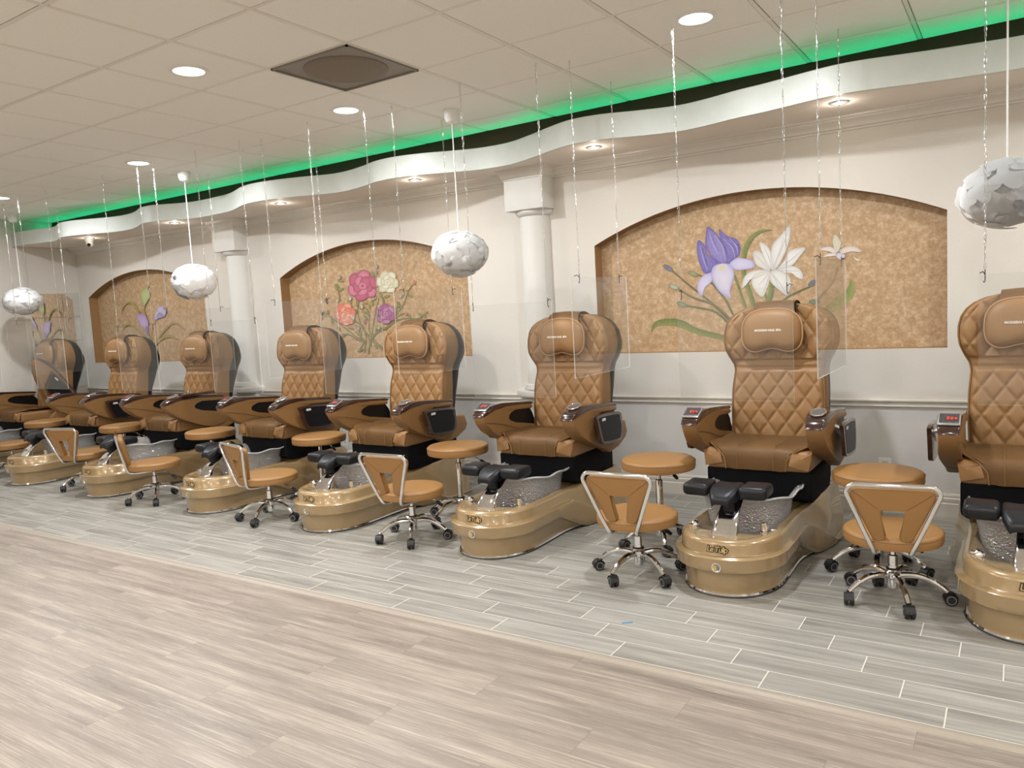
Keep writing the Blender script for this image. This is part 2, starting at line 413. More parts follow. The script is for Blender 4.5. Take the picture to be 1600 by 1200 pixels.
# solid behind everything so no light leaks
bm = NB(); box(bm, ((XL+XR)/2, 5.80, 1.5), (XR-XL+.6, .1, 3.1)); struct('wall_outer', bm, WALL, 0)
# upper cove wall, dark brown
bm = NB(); box(bm, ((XL+XR)/2, (YCOVE+5.75)/2, (2.61+ZC)/2), (XR-XL, 5.75-YCOVE, ZC-2.61)); struct('wall_cove', bm, BROWNW, 0)
# soffit slab with wavy front
FB = [(-10.33,4.75),(-10.04,4.745),(-9.7,4.80),(-9.5,4.84),(-9.33,4.80),(-9.12,4.725),(-8.9,4.73),(-8.62,4.83),(-8.36,4.93),(-8.1,4.945),(-7.85,4.88),(-7.62,4.79),(-7.4,4.79),(-7.2,4.90),(-6.95,4.975),(-6.6,4.965),(-6.35,4.93),(-6.0,4.79),(-5.78,4.757),(-5.55,4.79),(-5.3,4.87),(-5.05,4.97),(-4.85,4.98),(-4.6,4.92),(-4.385,4.848),(-4.17,4.839),(-3.95,4.90),(-3.72,5.01),(-3.5,5.09),(-3.25,5.095),(-3.0,5.0),(-2.75,4.88),(-2.554,4.815),(-2.35,4.835),(-2.12,4.93),(-1.88,5.005),(-1.68,4.985),(-1.47,4.93),(-1.276,4.90),(-1.076,4.85),(-.891,4.815),(-.726,4.826),(-.45,4.90),(-.211,4.95),(0,4.985),(.3,4.97),(.6,4.87),(.9,4.83),(1.2,4.9),(1.6,5.0),(2.0,4.95),(2.6,4.85)]
fc = catmull([(x, y, 0) for x, y in FB], 4)
bm = NB()
for A, B in zip(fc, fc[1:]):
    plane(bm, [(A.x, A.y, 2.57), (B.x, B.y, 2.57), (B.x, YW+.05, 2.57), (A.x, YW+.05, 2.57)])
    plane(bm, [(A.x, A.y, 2.61), (B.x, B.y, 2.61), (B.x, YW, 2.61), (A.x, YW, 2.61)])
bmesh.ops.remove_doubles(bm, verts=bm.verts[:], dist=1e-5)
struct('ceiling_soffit', bm, SOFF, 0)
bm = NB(); G = []
nrm = []
for i, A in enumerate(fc):
    t = (fc[min(i+1, len(fc)-1)]-fc[max(i-1, 0)]).normalized(); nrm.append(Vector((t.y, -t.x, 0)))
for A, nn in zip(fc, nrm):
    o_ = A+nn*.006; i_ = A-nn*.018
    G.append([bm.verts.new((o_.x, o_.y, 2.562)), bm.verts.new((o_.x, o_.y, 2.724)), bm.verts.new((o_.x+(i_.x-o_.x)*.2, o_.y+(i_.y-o_.y)*.2, 2.728)), bm.verts.new((i_.x, i_.y, 2.728)), bm.verts.new((i_.x, i_.y, 2.562)), ])
for r_ in G: r_.append(r_[0])
grid_faces(bm, G)
struct('trim_2', bm, FASC, 30)
# green led strip body
bm = NB(); box(bm, ((XL+XR)/2, 5.165, 2.62), (XR-XL-.3, .03, .02)); tag(obj('led_strip', bm, LEDG, angle=0), 'thin green light strip lying on the wavy soffit', 'light strip')

# crown, rail, baseboard profiles run along X with column breaks
COLX = [-3.30, -7.06]; CW = .178
def molding(name, prof, skip_w=None, x0=XL, x1=XR, y=YW, m=TRIMW):
    bm = NB(); prism(bm, [(y-d, z) for d, z in prof], 'X', x0, x1); return struct(name, bm, m, 25)
crown = [(0, 2.487), (.012, 2.487), (.014, 2.497), (.03, 2.503), (.034, 2.515), (.052, 2.535), (.07, 2.545), (.074, 2.556), (.085, 2.558), (.087, 2.572), (0, 2.572)]
molding('trim_3', crown)
rail = [(0, .695), (.01, .695), (.012, .700), (.018, .702), (.014, .712), (.014, .726), (.024, .732), (.03, .736), (.03, .744), (0, .746)]
molding('trim_4', rail)
base = [(0, 0), (.02, 0), (.02, .085), (.013, .092), (.016, .10), (.016, .118), (.008, .126), (.010, .134), (.006, .148), (0, .15)]
molding('baseboard_back', base)
# left wall, jamb, crown
bm = NB(); box(bm, (XL-.1, (4.88+5.8)/2, ZC/2), (.2, 5.8-4.88, ZC)); struct('wall_left', bm, WALL, 0)
bm = NB(); box(bm, (XL-.08, (-4.1+4.88)/2, ZC/2), (.2, 8.98, ZC)); struct('wall_left', bm, WALL, 0)
bm = NB(); box(bm, (XR+.1, 1.0, ZC/2), (.2, 10, ZC)); struct('wall_right', bm, WALL, 0)
bm = NB(); box(bm, ((XL+XR)/2, -4.1, ZC/2), (XR-XL+.4, .2, ZC)); struct('wall_front', bm, WALL, 0)
bm = NB(); prism(bm, [(XL-.02, z) if False else (XL+d-.0, z) for d, z in [(0, 2.78), (.012, 2.78), (.02, 2.80), (.05, 2.83), (.07, 2.85), (.075, 2.88), (0, 2.88)]], 'Y', 1.0, 5.22); struct('trim_5', bm, TRIMW, 25)
bm = NB(); prism(bm, [(XL+d, z) for d, z in base], 'Y', 1.0, 5.5); struct('baseboard_left', bm, TRIMW, 25)
bm = NB(); box(bm, (XL+.012, 4.83, 1.28), (.024, .07, 2.56), .006); struct('trim_6', bm, TRIMW)
# mirror tiles on the left wall
bm = NB()
for i in range(8):
    for j in range(4):
        y1 = 5.507-.305*i if False else 5.28-.305*(i-1); y0 = y1-.305; y1 = min(y1, 5.49)
        z0 = 1.995-.305*(j+1)
        rot = Matrix.Rotation(RD(random.uniform(-.25, .25)), 3, 'Z') @ Matrix.Rotation(RD(random.uniform(-.2, .2)), 3, 'Y')
        box(bm, (XL+.006, (y0+y1)/2, z0+.1525), (.006, y1-y0-.004, .301), .0018, 1, rot)
tag(obj('tiled_mirror', bm, MIRROR, angle=0), 'square mirror tiles covering the left wall behind the farthest pedicure chair', 'mirror')

# ceiling tiles + tee grid
GX0, GY0, GS, GSY = -3.5341, 3.0697, .61, .602
bm = NB(); bmg = NB()
vent_cell = (0, 0)
for i in range(-12, 11):
    for j in range(-12, 4):
        x0, x1 = GX0+i*GS, GX0+(i+1)*GS; y0, y1 = GY0+j*GSY, GY0+(j+1)*GSY
        x0 = max(x0, XL); x1 = min(x1, XR); y1 = min(y1, YCOVE+.03)
        if x1-x0 < .05 or y1-y0 < .02 or (i, j) == vent_cell: continue
        e = .0135; r1 = [(x0+e, y0+e), (x1-e, y0+e), (x1-e, y1-e), (x0+e, y1-e)]
        k = .005
        a = [bm.verts.new((x, y, ZC+.004)) for x, y in r1]
        b = [bm.verts.new((x+(k if n in (0, 3) else -k), y+(k if n in (0, 1) else -k), ZC-.001)) for n, (x, y) in enumerate(r1)]
        bm.faces.new(b)
        for q in range(4): bm.faces.new((a[q], a[(q+1) % 4], b[(q+1) % 4], b[q]))
struct('ceiling', bm, CEIL, 0)
for i in range(-11, 11): box(bmg, (GX0+i*GS, (YCOVE-4)/2, ZC+.004), (.021, YCOVE+4, .006))
for j in range(-12, 4): box(bmg, ((XL+XR)/2, GY0+j*GSY, ZC+.0045), (XR-XL, .021, .006))
struct('ceiling_grid', bmg, GRIDM, 0)
bm = NB(); box(bm, ((XL+XR)/2, (YCOVE-4)/2+.2, ZC+.04), (XR-XL+.6, YCOVE+4.4, .05)); struct('ceiling_deck', bm, GAP, 0)

# columns
for ci, cx in enumerate(COLX):
    root = empty('half_column', (cx, YW, 0))
    tag(root, ['white half round column with square capital between the rose and iris alcoves', 'white half round column with square capital between the crocus and rose alcoves'][ci], 'column', 'white wall columns')
    bm = NB(); r = .131
    lathe(bm, [(.165, .80), (.165, .805), (.15, .83), (.15, .838), (r+.004, .845), (r+.002, .86), (r, 1.0), (r-.002, 2.2), (r-.002, 2.215)], n=48); obj('shaft', bm, COLM, root)
    bm = NB(); lathe(bm, [(r, 2.20), (r+.01, 2.205), (r+.028, 2.222), (r+.032, 2.236), (r+.03, 2.246), (r+.01, 2.25)], n=48); obj('collar', bm, COLM, root)
    bm = NB(); box(bm, (0, 0, (2.248+2.50)/2), (CW*2, .36, .255), .003); obj('capital_block', bm, COLM, root)
    bm = NB()
    cr = [(0, 2.487), (.012, 2.487), (.014, 2.497), (.03, 2.503), (.034, 2.515), (.052, 2.535), (.07, 2.545), (.074, 2.556), (.085, 2.558), (.087, 2.5715), (-.1, 2.5715), (-.1, 2.487)]
    G = []
    for d, z in cr:
        w = CW+d*.55; dd = .18+d*.55
        G.append([bm.verts.new(p) for p in ((-w, 0, z), (-w, -dd, z), (w, -dd, z), (w, 0, z))])
    grid_faces(bm, G); obj('capital_crown', bm, TRIMW, root, angle=25)
    bm = NB(); lathe(bm, [(.14, .80), (.20, .796), (.222, .785), (.228, .765), (.222, .745), (.20, .732), (.16, .728), (.14, .72)], n=48, sx=1.1, sy=.75); obj('base_ring', bm, COLM, root)
    bm = NB(); box(bm, (0, 0, .37), (.34, .12, .74), .01); obj('pedestal', bm, COLM, root)

# ------------------------------------------------------------------ ceiling fixtures
labels = ['lit recessed ceiling light above the chair in front of the iris alcove', 'lit recessed ceiling light just beyond the square ceiling vent',
          'lit recessed ceiling light between the two left pendant lamps', 'lit recessed ceiling light at the left edge of the photo', 'warm recessed ceiling light nearest the camera, left of the vent']
for k, (x, y, c) in enumerate(DOWN):
    root = empty('recessed_light', (x, y, ZC)); tag(root, labels[k], 'ceiling light', 'recessed ceiling lights')
    bm = NB(); lathe(bm, [(.082, -.002), (.084, -.008), (.096, -.0095), (.103, -.006), (.104, 0), (.082, 0)], n=40)
    bm.faces.ensure_lookup_table(); bmesh.ops.delete(bm, geom=[f for f in bm.faces if len(f.verts) > 4], context='FACES'); obj('trim_ring', bm, WHITE, root)
    bm = NB(); lathe(bm, [(0, -.004), (.082, -.004), (.082, -.0035), (0, -.0035)], n=40); obj('lens', bm, LAMPW if k == 4 else LAMPC, root)
sl = ['small lit soffit spot above the pedicure chair in front of the iris alcove', 'small lit soffit spot left of the iris alcove, beside the nearer column', 'small lit soffit spot above the rose alcove', 'small lit soffit spot left of the rose alcove, near the farther column', 'small lit soffit spot above the crocus alcove', 'small lit soffit spot beside the dome camera at the far end']
for k, (x, y) in enumerate(SPOTS[:6]):
    root = empty('soffit_spot', (x, y, 2.57)); tag(root, sl[k], 'spotlight', 'soffit spotlights')
    bm = NB(); lathe(bm, [(.034, -.001), (.036, -.006), (.05, -.007), (.056, -.004), (.057, 0), (.034, 0)], n=32)
    bmesh.ops.delete(bm, geom=[f for f in bm.faces if len(f.verts) > 4], context='FACES'); obj('trim_ring', bm, SILVER, root)
    bm = NB(); lathe(bm, [(0, -.012), (.02, -.010), (.034, -.003), (0, -.002)], n=24); obj('bulb', bm, LAMPW, root)
# vent
root = empty('ceiling_vent', (GX0+GS/2, GY0+GSY/2, ZC)); tag(root, 'dark square ceiling air vent with a round centre plate', 'air vent')
bm = NB(); box(bm, (0, 0, .002), (.585, .578, .006), .001, 1); obj('perforated_panel', bm, VENTF, root)
bm = NB()
for sx, sy, w, h in ((0, -.285, .59, .012), (0, .285, .59, .012), (-.289, 0, .012, .582), (.289, 0, .012, .582)): box(bm, (sx, sy, -.003), (w, h, .012))
obj('frame', bm, VENTM, root)
bm = NB(); lathe(bm, [(0, -.012), (.20, -.012), (.235, -.008), (.24, -.004), (.24, 0), (0, 0)], n=64); obj('round_plate', bm, VENTC, root)
# dome camera
root = empty('dome_camera', (-9.29, 5.14, 2.57)); tag(root, 'small white security camera with black lens under the soffit at the far end', 'security camera')
bm = NB(); lathe(bm, [(.05, 0), (.052, -.02), (.046, -.026), (.0, -.026)], n=32); obj('mount', bm, WHITE, root)
bm = NB(); lathe(bm, [(.001, -.085), (.02, -.082), (.036, -.068), (.042, -.05), (.042, -.03), (.036, -.018), (0, -.018)], n=32); obj('dome', bm, WHITE, root)
bm = NB(); lathe(bm, [(0, .0), (.017, .0), (.019, .01), (.019, .03), (0, .03)], n=20)
lens = obj('lens', bm, SHELL, root); lens.rotation_euler = Vector((.75, -.62, -.25)).to_track_quat('Z', 'Y').to_euler(); lens.location = (.016, -.014, -.055)

# pendants
def make_pendant(shade_seed):
    root = empty('pendant_lamp')
    bm = NB(); lathe(bm, [(0, -.095), (.018, -.094), (.040, -.082), (.052, -.055), (.056, -.02), (.057, 0), (0, 0)], n=32); obj('canopy', bm, WHITE, root)
    bm = NB(); tube(bm, [(0, 0, -.08), (0, 0, -.85)], .0042, 8); obj('cord', bm, WHITE, root)
    rnd = random.Random(shade_seed); bm = NB()
    a, b, zc = .195, .152, -1.0
    n = 34
    for layer, lift0 in ((0, .95), (1, 1.0)):
        for i in range(n):
            z = 1-2*(i+.5)/n; ph = i*2.39996+layer*1.9; d = Vector((sqrt(1-z*z)*cos(ph), sqrt(1-z*z)*sin(ph), z))
            t1 = d.cross(Vector((0, 0, 1)) if abs(d.z) < .95 else Vector((1, 0, 0))).normalized(); t2 = d.cross(t1)
            rot = rnd.uniform(0, 2*pi); lift = lift0+(layer*.030*((i*7) % 4)); t0 = rnd.uniform(0, 2*pi); tl_ = .045*layer; R0 = .50 if layer == 0 else .37
            def P(rr, th):
                q = (d+(t1*cos(th)+t2*sin(th))*rr)/(1+rr*rr)**(.5 if layer == 0 else .42); f = lift*(1+tl_*rr*cos(th-t0))
                return Vector((q.x*a*f, q.y*a*f, zc+q.z*b*f))
            m = 32; rings = []
            for fr in (.35, .7, 1.0):
                rings.append([bm.verts.new(P(R0*fr*(1+(.26*fr*cos(4*(2*pi*k/m+rot)) if layer else .08*cos(3*2*pi*k/m))), 2*pi*k/m)) for k in range(m)])
            c0 = bm.verts.new(P(0, 0))
            for k in range(m):
                k2 = (k+1) % m
                bm.faces.new((c0, rings[0][k], rings[0][k2]))
                for A, B in zip(rings, rings[1:]): bm.faces.new((A[k], B[k], B[k2], A[k2]))
    bmesh.ops.solidify(bm, geom=bm.faces[:], thickness=.0012)
    obj('shade', bm, SHADE, root, angle=60)
    return root
pl = ['white petalled globe pendant lamp hanging right of the rose alcove', 'white petalled globe pendant lamp hanging over the right end of the crocus alcove',
      'white petalled globe pendant lamp in front of the mirror wall at the far left', 'white petalled globe pendant lamp cut by the right edge of the photo']
pend = make_pendant(3)
for k, (x, y, dz, rz) in enumerate([(-3.349, 4.515, 0, 0), (-6.379, 4.464, 0, 1.1), (-9.75, 4.53, 0, 2.0), (-.05, 4.45, .0, 4.0)]):
    o = pend if k == 0 else copy_tree(pend)
    o.location = (x, y, ZC+dz); o.rotation_euler = (0, 0, rz); tag(o, pl[k], 'pendant lamp', 'petalled pendant lamps')

# acrylic shields on chains
def chain_bm(L, seed=0):
    bm = NB(); n = int(L/.026); rnd = random.Random(seed)
    for i in range(n):
        z = -.02-i*(L-.03)/n; an = i*.55
        ca, sa = cos(an), sin(an)
        pts = []
        for k in range(8):
            th = 2*pi*k/8; u = .0042*cos(th); w = .0155*sin(th)
            pts.append((u*ca, u*sa, z-.013+w))
        tube(bm, pts, .0012, 4, closed=True)
    # screw eye at ceiling
    tube(bm, [(.007*cos(t), 0, -.012+.007*sin(t)) for t in [2*pi*k/8 for k in range(8)]], .0014, 4, closed=True)
    tube(bm, [(0, 0, 0), (0, 0, -.006)], .0014, 4)
    return bm
def hook_bm():
    bm = NB(); tube(bm, [(0, 0, .02), (0, 0, -.03), (.004, 0, -.036), (.008, 0, -.03)], .0022, 5)
    tube(bm, [(0, 0, .0), (.014, -.006, .012), (.03, -.010, .006)], .0024, 5); return bm
def make_shield(w, zt, zb, ang, inset, kind):
    """panel in local X, centred at origin, hung from ceiling (local z=0 is the ceiling)"""
    root = empty('acrylic_shield')
    bm = NB(); box(bm, (0, 0, (zt+zb)/2-ZC), (w, .005, zt-zb))
    # edge faces use the brighter edge material
    o = obj('panel', bm, ACRYL, root, angle=0, mats=[ACRYL, ACRYL_E])
    for p_ in o.data.polygons:
        if abs(p_.normal.y) < .5: p_.material_index = 1
    for s in (-1, 1):
        c = obj('chain', chain_bm(ZC-zt-.01), CHAINM, root, loc=(s*(w/2-inset), 0, 0))
        h = obj('hook', hook_bm(), RUBBER, c, loc=(0, 0, zt-ZC+.0))
        if s < 0: h.rotation_euler = (0, 0, 2.6)
    return root
fs = make_shield(.60, 1.50, .92, 0, .025, 'front')
FRONT = [(-.07+.22, 'clear acrylic shield hanging before the pedicure chair at the right edge of the photo'),
         (-1.245, 'clear acrylic shield hanging before the second pedicure chair from the right'),
         (-2.63, 'clear acrylic shield hanging before the third pedicure chair from the right'),
         (-3.99, 'clear acrylic shield hanging before the fourth pedicure chair from the right'),
         (-5.30, 'clear acrylic shield hanging before the fifth pedicure chair from the right'),
         (-6.67, 'clear acrylic shield hanging before the sixth pedicure chair from the right'),
         (-8.23, 'clear acrylic shield hanging before the seventh pedicure chair from the right'),
         (-9.59, 'clear acrylic shield hanging before the farthest pedicure chair by the mirror')]
for k, (x, lb) in enumerate(FRONT):
    o = fs if k == 0 else copy_tree(fs); o.location = (x, 4.02, ZC); tag(o, lb, 'clear shield', 'acrylic shields in front of the chairs')
ds = make_shield(.77, 1.632, 1.035, 0, .11, 'side')
DIV = [(-.83, 'clear acrylic divider hanging between the first and second pedicure chairs from the right'),
       (-2.19, 'clear acrylic divider hanging between the second and third pedicure chairs from the right'),
       (-3.56, 'clear acrylic divider hanging between the third and fourth pedicure chairs from the right'),
       (-4.895, 'clear acrylic divider hanging between the fourth and fifth pedicure chairs from the right'),
       (-6.32, 'clear acrylic divider hanging between the fifth and sixth pedicure chairs from the right'),
       (-9.05, 'clear acrylic divider hanging between the two farthest pedicure chairs')]
for k, (x, lb) in enumerate(DIV):
    o = ds if k == 0 else copy_tree(ds); o.location = (x, 4.40, ZC); o.rotation_euler = (0, 0, pi/2); tag(o, lb, 'clear divider', 'acrylic dividers between the chairs')

# outlets
for (x, z, lb) in ((-.73, .30, 'white wall outlet plate between the two pedicure chairs at the right'), (-5.66, .215, 'white wall outlet plate low on the wall between the fourth and fifth pedicure chairs')):
    root = empty('wall_outlet', (x, YW, z)); tag(root, lb, 'outlet', 'wall outlets')
    bm = NB(); box(bm, (0, -.004, 0), (.075, .008, .118), .003); obj('cover_plate', bm, WHITE, root)
    for s in (-1, 1): bm = NB(); box(bm, (0, -.009, s*.025), (.034, .004, .03), .0015); obj('socket', bm, LABELW, root)
bm = NB(); box(bm, (0, 0, .0006), (.05, .011, .0012), rot=Matrix.Rotation(.6, 3, 'Z')); tag(obj('paper_scrap', bm, BLUES, loc=(-1.5, 3.133, .0), angle=0), 'tiny blue scrap lying on the grey floor tiles', 'paper scrap')

# ------------------------------------------------------------------ murals
YM = YN-.002
CAMR = cam_axes(RD(33.31718), RD(-5.45751), RD(-3.21645))
def wp(px, py):
    """where on the alcove's painted back plane a traced point lies"""
    d = CAMR[0]*((px-800)/1211.31)+CAMR[1]*(-(py-600)/1211.31)-CAMR[2]
    t = YM/d.y; return (d.x*t, CAMZ+d.z*t)
class Mural:
    def __init__(s): s.parts = []; s.lift = 0
    def petal(s, pts, c1, c2, smooth=4, center=None):
        """outline in photo pixels; pigment c1 in the middle, c2 at the rim"""
        w = [wp(*p) for p in pts]; w = catmull([(a, 0, b) for a, b in w], smooth, True)
        cx = sum(v.x for v in w)/len(w); cz = sum(v.z for v in w)/len(w)
        if center: cx, cz = wp(*center)
        s.lift += .00005; s.parts.append(('f', w, (cx, cz), c1, c2, s.lift))
    def stroke(s, pts, widths, c1, c2=None):
        w = catmull([(wp(*p)[0], 0, wp(*p)[1]) for p in pts], 6)
        s.lift += .00005; s.parts.append(('s', w, widths, c1, c2 or c1, s.lift))
    def build(s, name, parent, label=None):
        bm = NB(); cl = bm.loops.layers.float_color.new('Col')
        for kind, w, a, c1, c2, lift in s.parts:
            y = YM-lift
            def setc(f, cols):
                for lp, c in zip(f.loops, cols): lp[cl] = c
            if kind == 'f':
                c0 = bm.verts.new((a[0], y, a[1])); ring = [bm.verts.new((v.x, y, v.z)) for v in w]
                mid = [bm.verts.new((a[0]+(v.x-a[0])*.72, y, a[1]+(v.z-a[1])*.72)) for v in w]; n = len(ring)
                cm = tuple(lerp(p, q, .3) for p, q in zip(c1, c2))
                for k in range(n):
                    k2 = (k+1) % n
                    f = bm.faces.new((c0, mid[k], mid[k2])); setc(f, (c1, cm, cm))
                    f = bm.faces.new((mid[k], ring[k], ring[k2], mid[k2])); setc(f, (cm, c2, c2, cm))
            else:
                n = len(w); L = []
                for i, v in enumerate(w):
                    t = (w[min(i+1, n-1)]-w[max(i-1, 0)]).normalized(); nn = Vector((-t.z, 0, t.x)); wd = interp([(k/(len(a)-1), x) for k, x in enumerate(a)], i/(n-1))
                    L.append((bm.verts.new((v.x+nn.x*wd, y, v.z+nn.z*wd)), bm.verts.new((v.x-nn.x*wd, y, v.z-nn.z*wd))))
                for i in range(n-1):
                    f = bm.faces.new((L[i][0], L[i][1], L[i+1][1], L[i+1][0])); setc(f, (c1, c2, c2, c1))
        o = obj(name, bm, PAINTV, parent, angle=0)
        for k in range(len(s.parts)): pass
        s.parts = []
        if label: o['label'] = label
        return o
def C(r, g, b): return srgb(r, g, b)
GRN1, GRN2, GRN3 = C(92, 104, 44), C(128, 132, 62), C(84, 96, 62)
PUR1, PUR2, LIL1, LIL2 = C(118, 106, 170), C(92, 80, 148), C(200, 196, 216), C(160, 152, 200)
WH1, WH2 = C(222, 220, 214), C(184, 182, 178)
def T(x, y): return (1000+x/4.444, 340+y/4.444)   # tracing frame of the iris alcove
def TP(l): return [T(*p) for p in l]
def pos_lift(m, k): m.lift = k*.0002
root = empty('iris_mural', (0, 0, 0)); tag(root, 'wall painting of purple and white irises in the nearest alcove', 'wall painting', 'alcove flower paintings')
m = Mural()
m.stroke(TP([(80, 790), (110, 740), (180, 725), (280, 735), (400, 790), (575, 835), (700, 900)]), [.004, .018, .026, .028, .022, .02, .02], GRN1, GRN2)
m.stroke(TP([(1470, 430), (1455, 520), (1380, 590), (1290, 660), (1220, 760), (1160, 900)]), [.006, .030, .036, .030, .02, .02], C(140, 146, 70), C(116, 122, 58))
m.stroke(TP([(915, 85), (830, 100), (760, 160), (722, 260), (722, 400), (760, 520), (790, 640), (800, 900)]), [.003, .014, .020, .020, .017, .018, .018, .018], GRN1, GRN2)
m.stroke(TP([(655, 400), (690, 500), (725, 610), (780, 800)]), [.008, .010, .012, .012], GRN1, GRN2)
m.stroke(TP([(920, 440), (905, 540), (880, 620), (850, 850)]), [.018, .020, .022, .022], C(84, 100, 56), GRN2)
m.stroke(TP([(860, 510), (878, 560), (900, 600)]), [.006, .008, .008], GRN1, GRN2)
m.build('leaves', root)
m.stroke(TP([(215, 360), (330, 460), (470, 570), (610, 700), (700, 800)]), [.006, .007, .008, .009, .009], C(110, 100, 56), C(90, 84, 44))
m.stroke(TP([(400, 395), (470, 430), (540, 500), (600, 580), (640, 660), (720, 800)]), [.006, .008, .008, .008, .008, .008], C(116, 106, 58), C(92, 88, 46))
m.stroke(TP([(270, 500), (380, 560), (500, 600), (600, 680), (700, 780)]), [.006, .008, .009, .009, .009], C(112, 110, 62), C(92, 88, 46))
m.stroke(TP([(300, 608), (400, 625), (500, 645), (560, 680), (640, 760)]), [.006, .007, .007, .008, .008], C(104, 104, 56), C(88, 86, 46))
m.stroke(TP([(1180, 480), (1110, 510), (1030, 550), (960, 610), (900, 700)]), [.005, .006, .007, .007, .007], C(96, 96, 50), C(80, 80, 42))
m.stroke(TP([(1375, 340), (1350, 430), (1290, 510), (1230, 575), (1160, 660)]), [.009, .006, .006, .007, .006], C(126, 116, 76), C(112, 102, 64))
m.build('stems', root)
for c in [(195, 350, -1, C(112, 100, 132)), (370, 390, 0, C(150, 146, 96)), (235, 482, 0, C(170, 176, 150)), (290, 602, 0, C(132, 140, 110)), (1198, 455, 2, C(96, 92, 110)), (1210, 585, 1, C(112, 124, 104))]:
    x, y, k, cc = c; a = {-1: .55, 0: .35, 1: 0, 2: -.6}[k]
    m.petal(TP([(x+38*cos(t)*cos(a)-18*sin(t)*sin(a), y+38*cos(t)*sin(a)+18*sin(t)*cos(a)) for t in [2*pi*i/8 for i in range(8)]]), cc, GRN3, 3)
m.build('buds', root)
m.petal(TP([(620, 320), (660, 285), (700, 280), (780, 300), (795, 345), (740, 360), (660, 362)]), LIL1, LIL2)
m.petal(TP([(500, 385), (440, 400), (405, 450), (400, 510), (430, 548), (450, 490), (500, 440)]), LIL1, LIL2)
m.petal(TP([(405, 155), (455, 200), (470, 260), (545, 320), (500, 372), (450, 388), (418, 330), (395, 240)]), PUR1, PUR2)
m.petal(TP([(550, 80), (600, 125), (670, 150), (697, 200), (690, 260), (640, 300), (600, 330), (575, 250), (560, 160)]), PUR1, PUR2)
m.petal(TP([(470, 62), (520, 100), (560, 150), (600, 220), (615, 290), (590, 335), (550, 320), (490, 270), (455, 190), (458, 120)]), C(138, 126, 184), PUR2)
m.petal(TP([(510, 340), (570, 318), (630, 330), (655, 390), (640, 460), (625, 520), (632, 562), (570, 530), (520, 470), (495, 400)]), C(206, 202, 214), LIL2)
m.petal(TP([(525, 345), (570, 322), (610, 335), (590, 365), (550, 375)]), C(200, 192, 160), LIL1)
for a, b, c in [((480, 100), (505, 180), (545, 260)), ((520, 120), (570, 200), (595, 300)), ((415, 190), (440, 290), (470, 370)), ((580, 150), (640, 210), (660, 290)), ((620, 140), (670, 200), (680, 260))]:
    m.stroke(TP([a, b, c]), [.001, .003, .001], C(168, 158, 208)); m.stroke(TP([(a[0]+16, a[1]+12), (b[0]+16, b[1]), (c[0]+8, c[1]-20)]), [.001, .0025, .001], C(76, 64, 130))
m.build('purple_iris', root)
m.petal(TP([(1035, 60), (1045, 110), (1030, 190), (1000, 260), (960, 340), (920, 360), (905, 290), (920, 190), (970, 130)]), WH1, WH2)
m.petal(TP([(830, 175), (870, 185), (905, 230), (915, 300), (925, 365), (880, 330), (850, 250)]), WH1, WH2)
m.petal(TP([(785, 240), (830, 235), (860, 270), (890, 330), (905, 375), (850, 355), (800, 320)]), C(214, 210, 200), WH2)
m.petal(TP([(1150, 212), (1110, 270), (1060, 330), (980, 360), (950, 360), (1000, 300), (1030, 240), (1080, 215)]), WH1, WH2)
m.petal(TP([(950, 362), (1040, 335), (1100, 350), (1130, 390), (1130, 430), (1090, 415), (1050, 385), (990, 380)]), WH1, WH2)
m.petal(TP([(905, 372), (830, 362), (760, 380), (720, 420), (708, 490), (735, 470), (780, 420), (850, 400)]), WH1, WH2)
m.petal(TP([(905, 375), (960, 360), (1030, 400), (1050, 450), (1040, 500), (1020, 540), (960, 500), (910, 450), (895, 410)]), WH1, WH2)
m.petal(TP([(900, 380), (898, 440), (880, 500), (850, 552), (800, 510), (775, 450), (790, 400), (850, 375)]), WH1, C(196, 192, 180))
for a, b in [((1030, 80), (930, 350)), ((1000, 130), (925, 345)), ((860, 200), (915, 350)), ((1130, 225), (960, 355)), ((820, 470), (890, 390)), ((850, 530), (895, 400)), ((1010, 520), (920, 390)), ((960, 480), (915, 390)), ((800, 260), (895, 365)), ((740, 440), (880, 385)), ((1100, 370), (950, 368))]:
    m.stroke(TP([a, ((a[0]+b[0])/2+6, (a[1]+b[1])/2), b]), [.001, .0022, .001], C(168, 166, 170))
m.build('white_lily', root)
m.petal(TP([(1355, 118), (1385, 150), (1392, 200), (1372, 240), (1348, 215), (1338, 160)]), C(204, 194, 160), WH2)
m.petal(TP([(1385, 225), (1450, 200), (1510, 210), (1540, 240), (1470, 236), (1410, 250)]), C(212, 204, 196), C(190, 176, 160))
m.petal(TP([(1370, 235), (1330, 205), (1280, 205), (1255, 225), (1310, 235), (1350, 250)]), C(212, 204, 196), C(190, 176, 160))
m.petal(TP([(1370, 250), (1310, 250), (1268, 275), (1310, 270), (1360, 265)]), C(214, 208, 202), C(190, 176, 160))
m.petal(TP([(1370, 245), (1415, 250), (1425, 275), (1395, 295), (1362, 275)]), C(206, 198, 206), C(150, 140, 150))
m.petal(TP([(1480, 270), (1505, 285), (1528, 292), (1518, 304), (1495, 292)]), C(214, 208, 196), C(190, 176, 160))
m.build('small_lily', root)
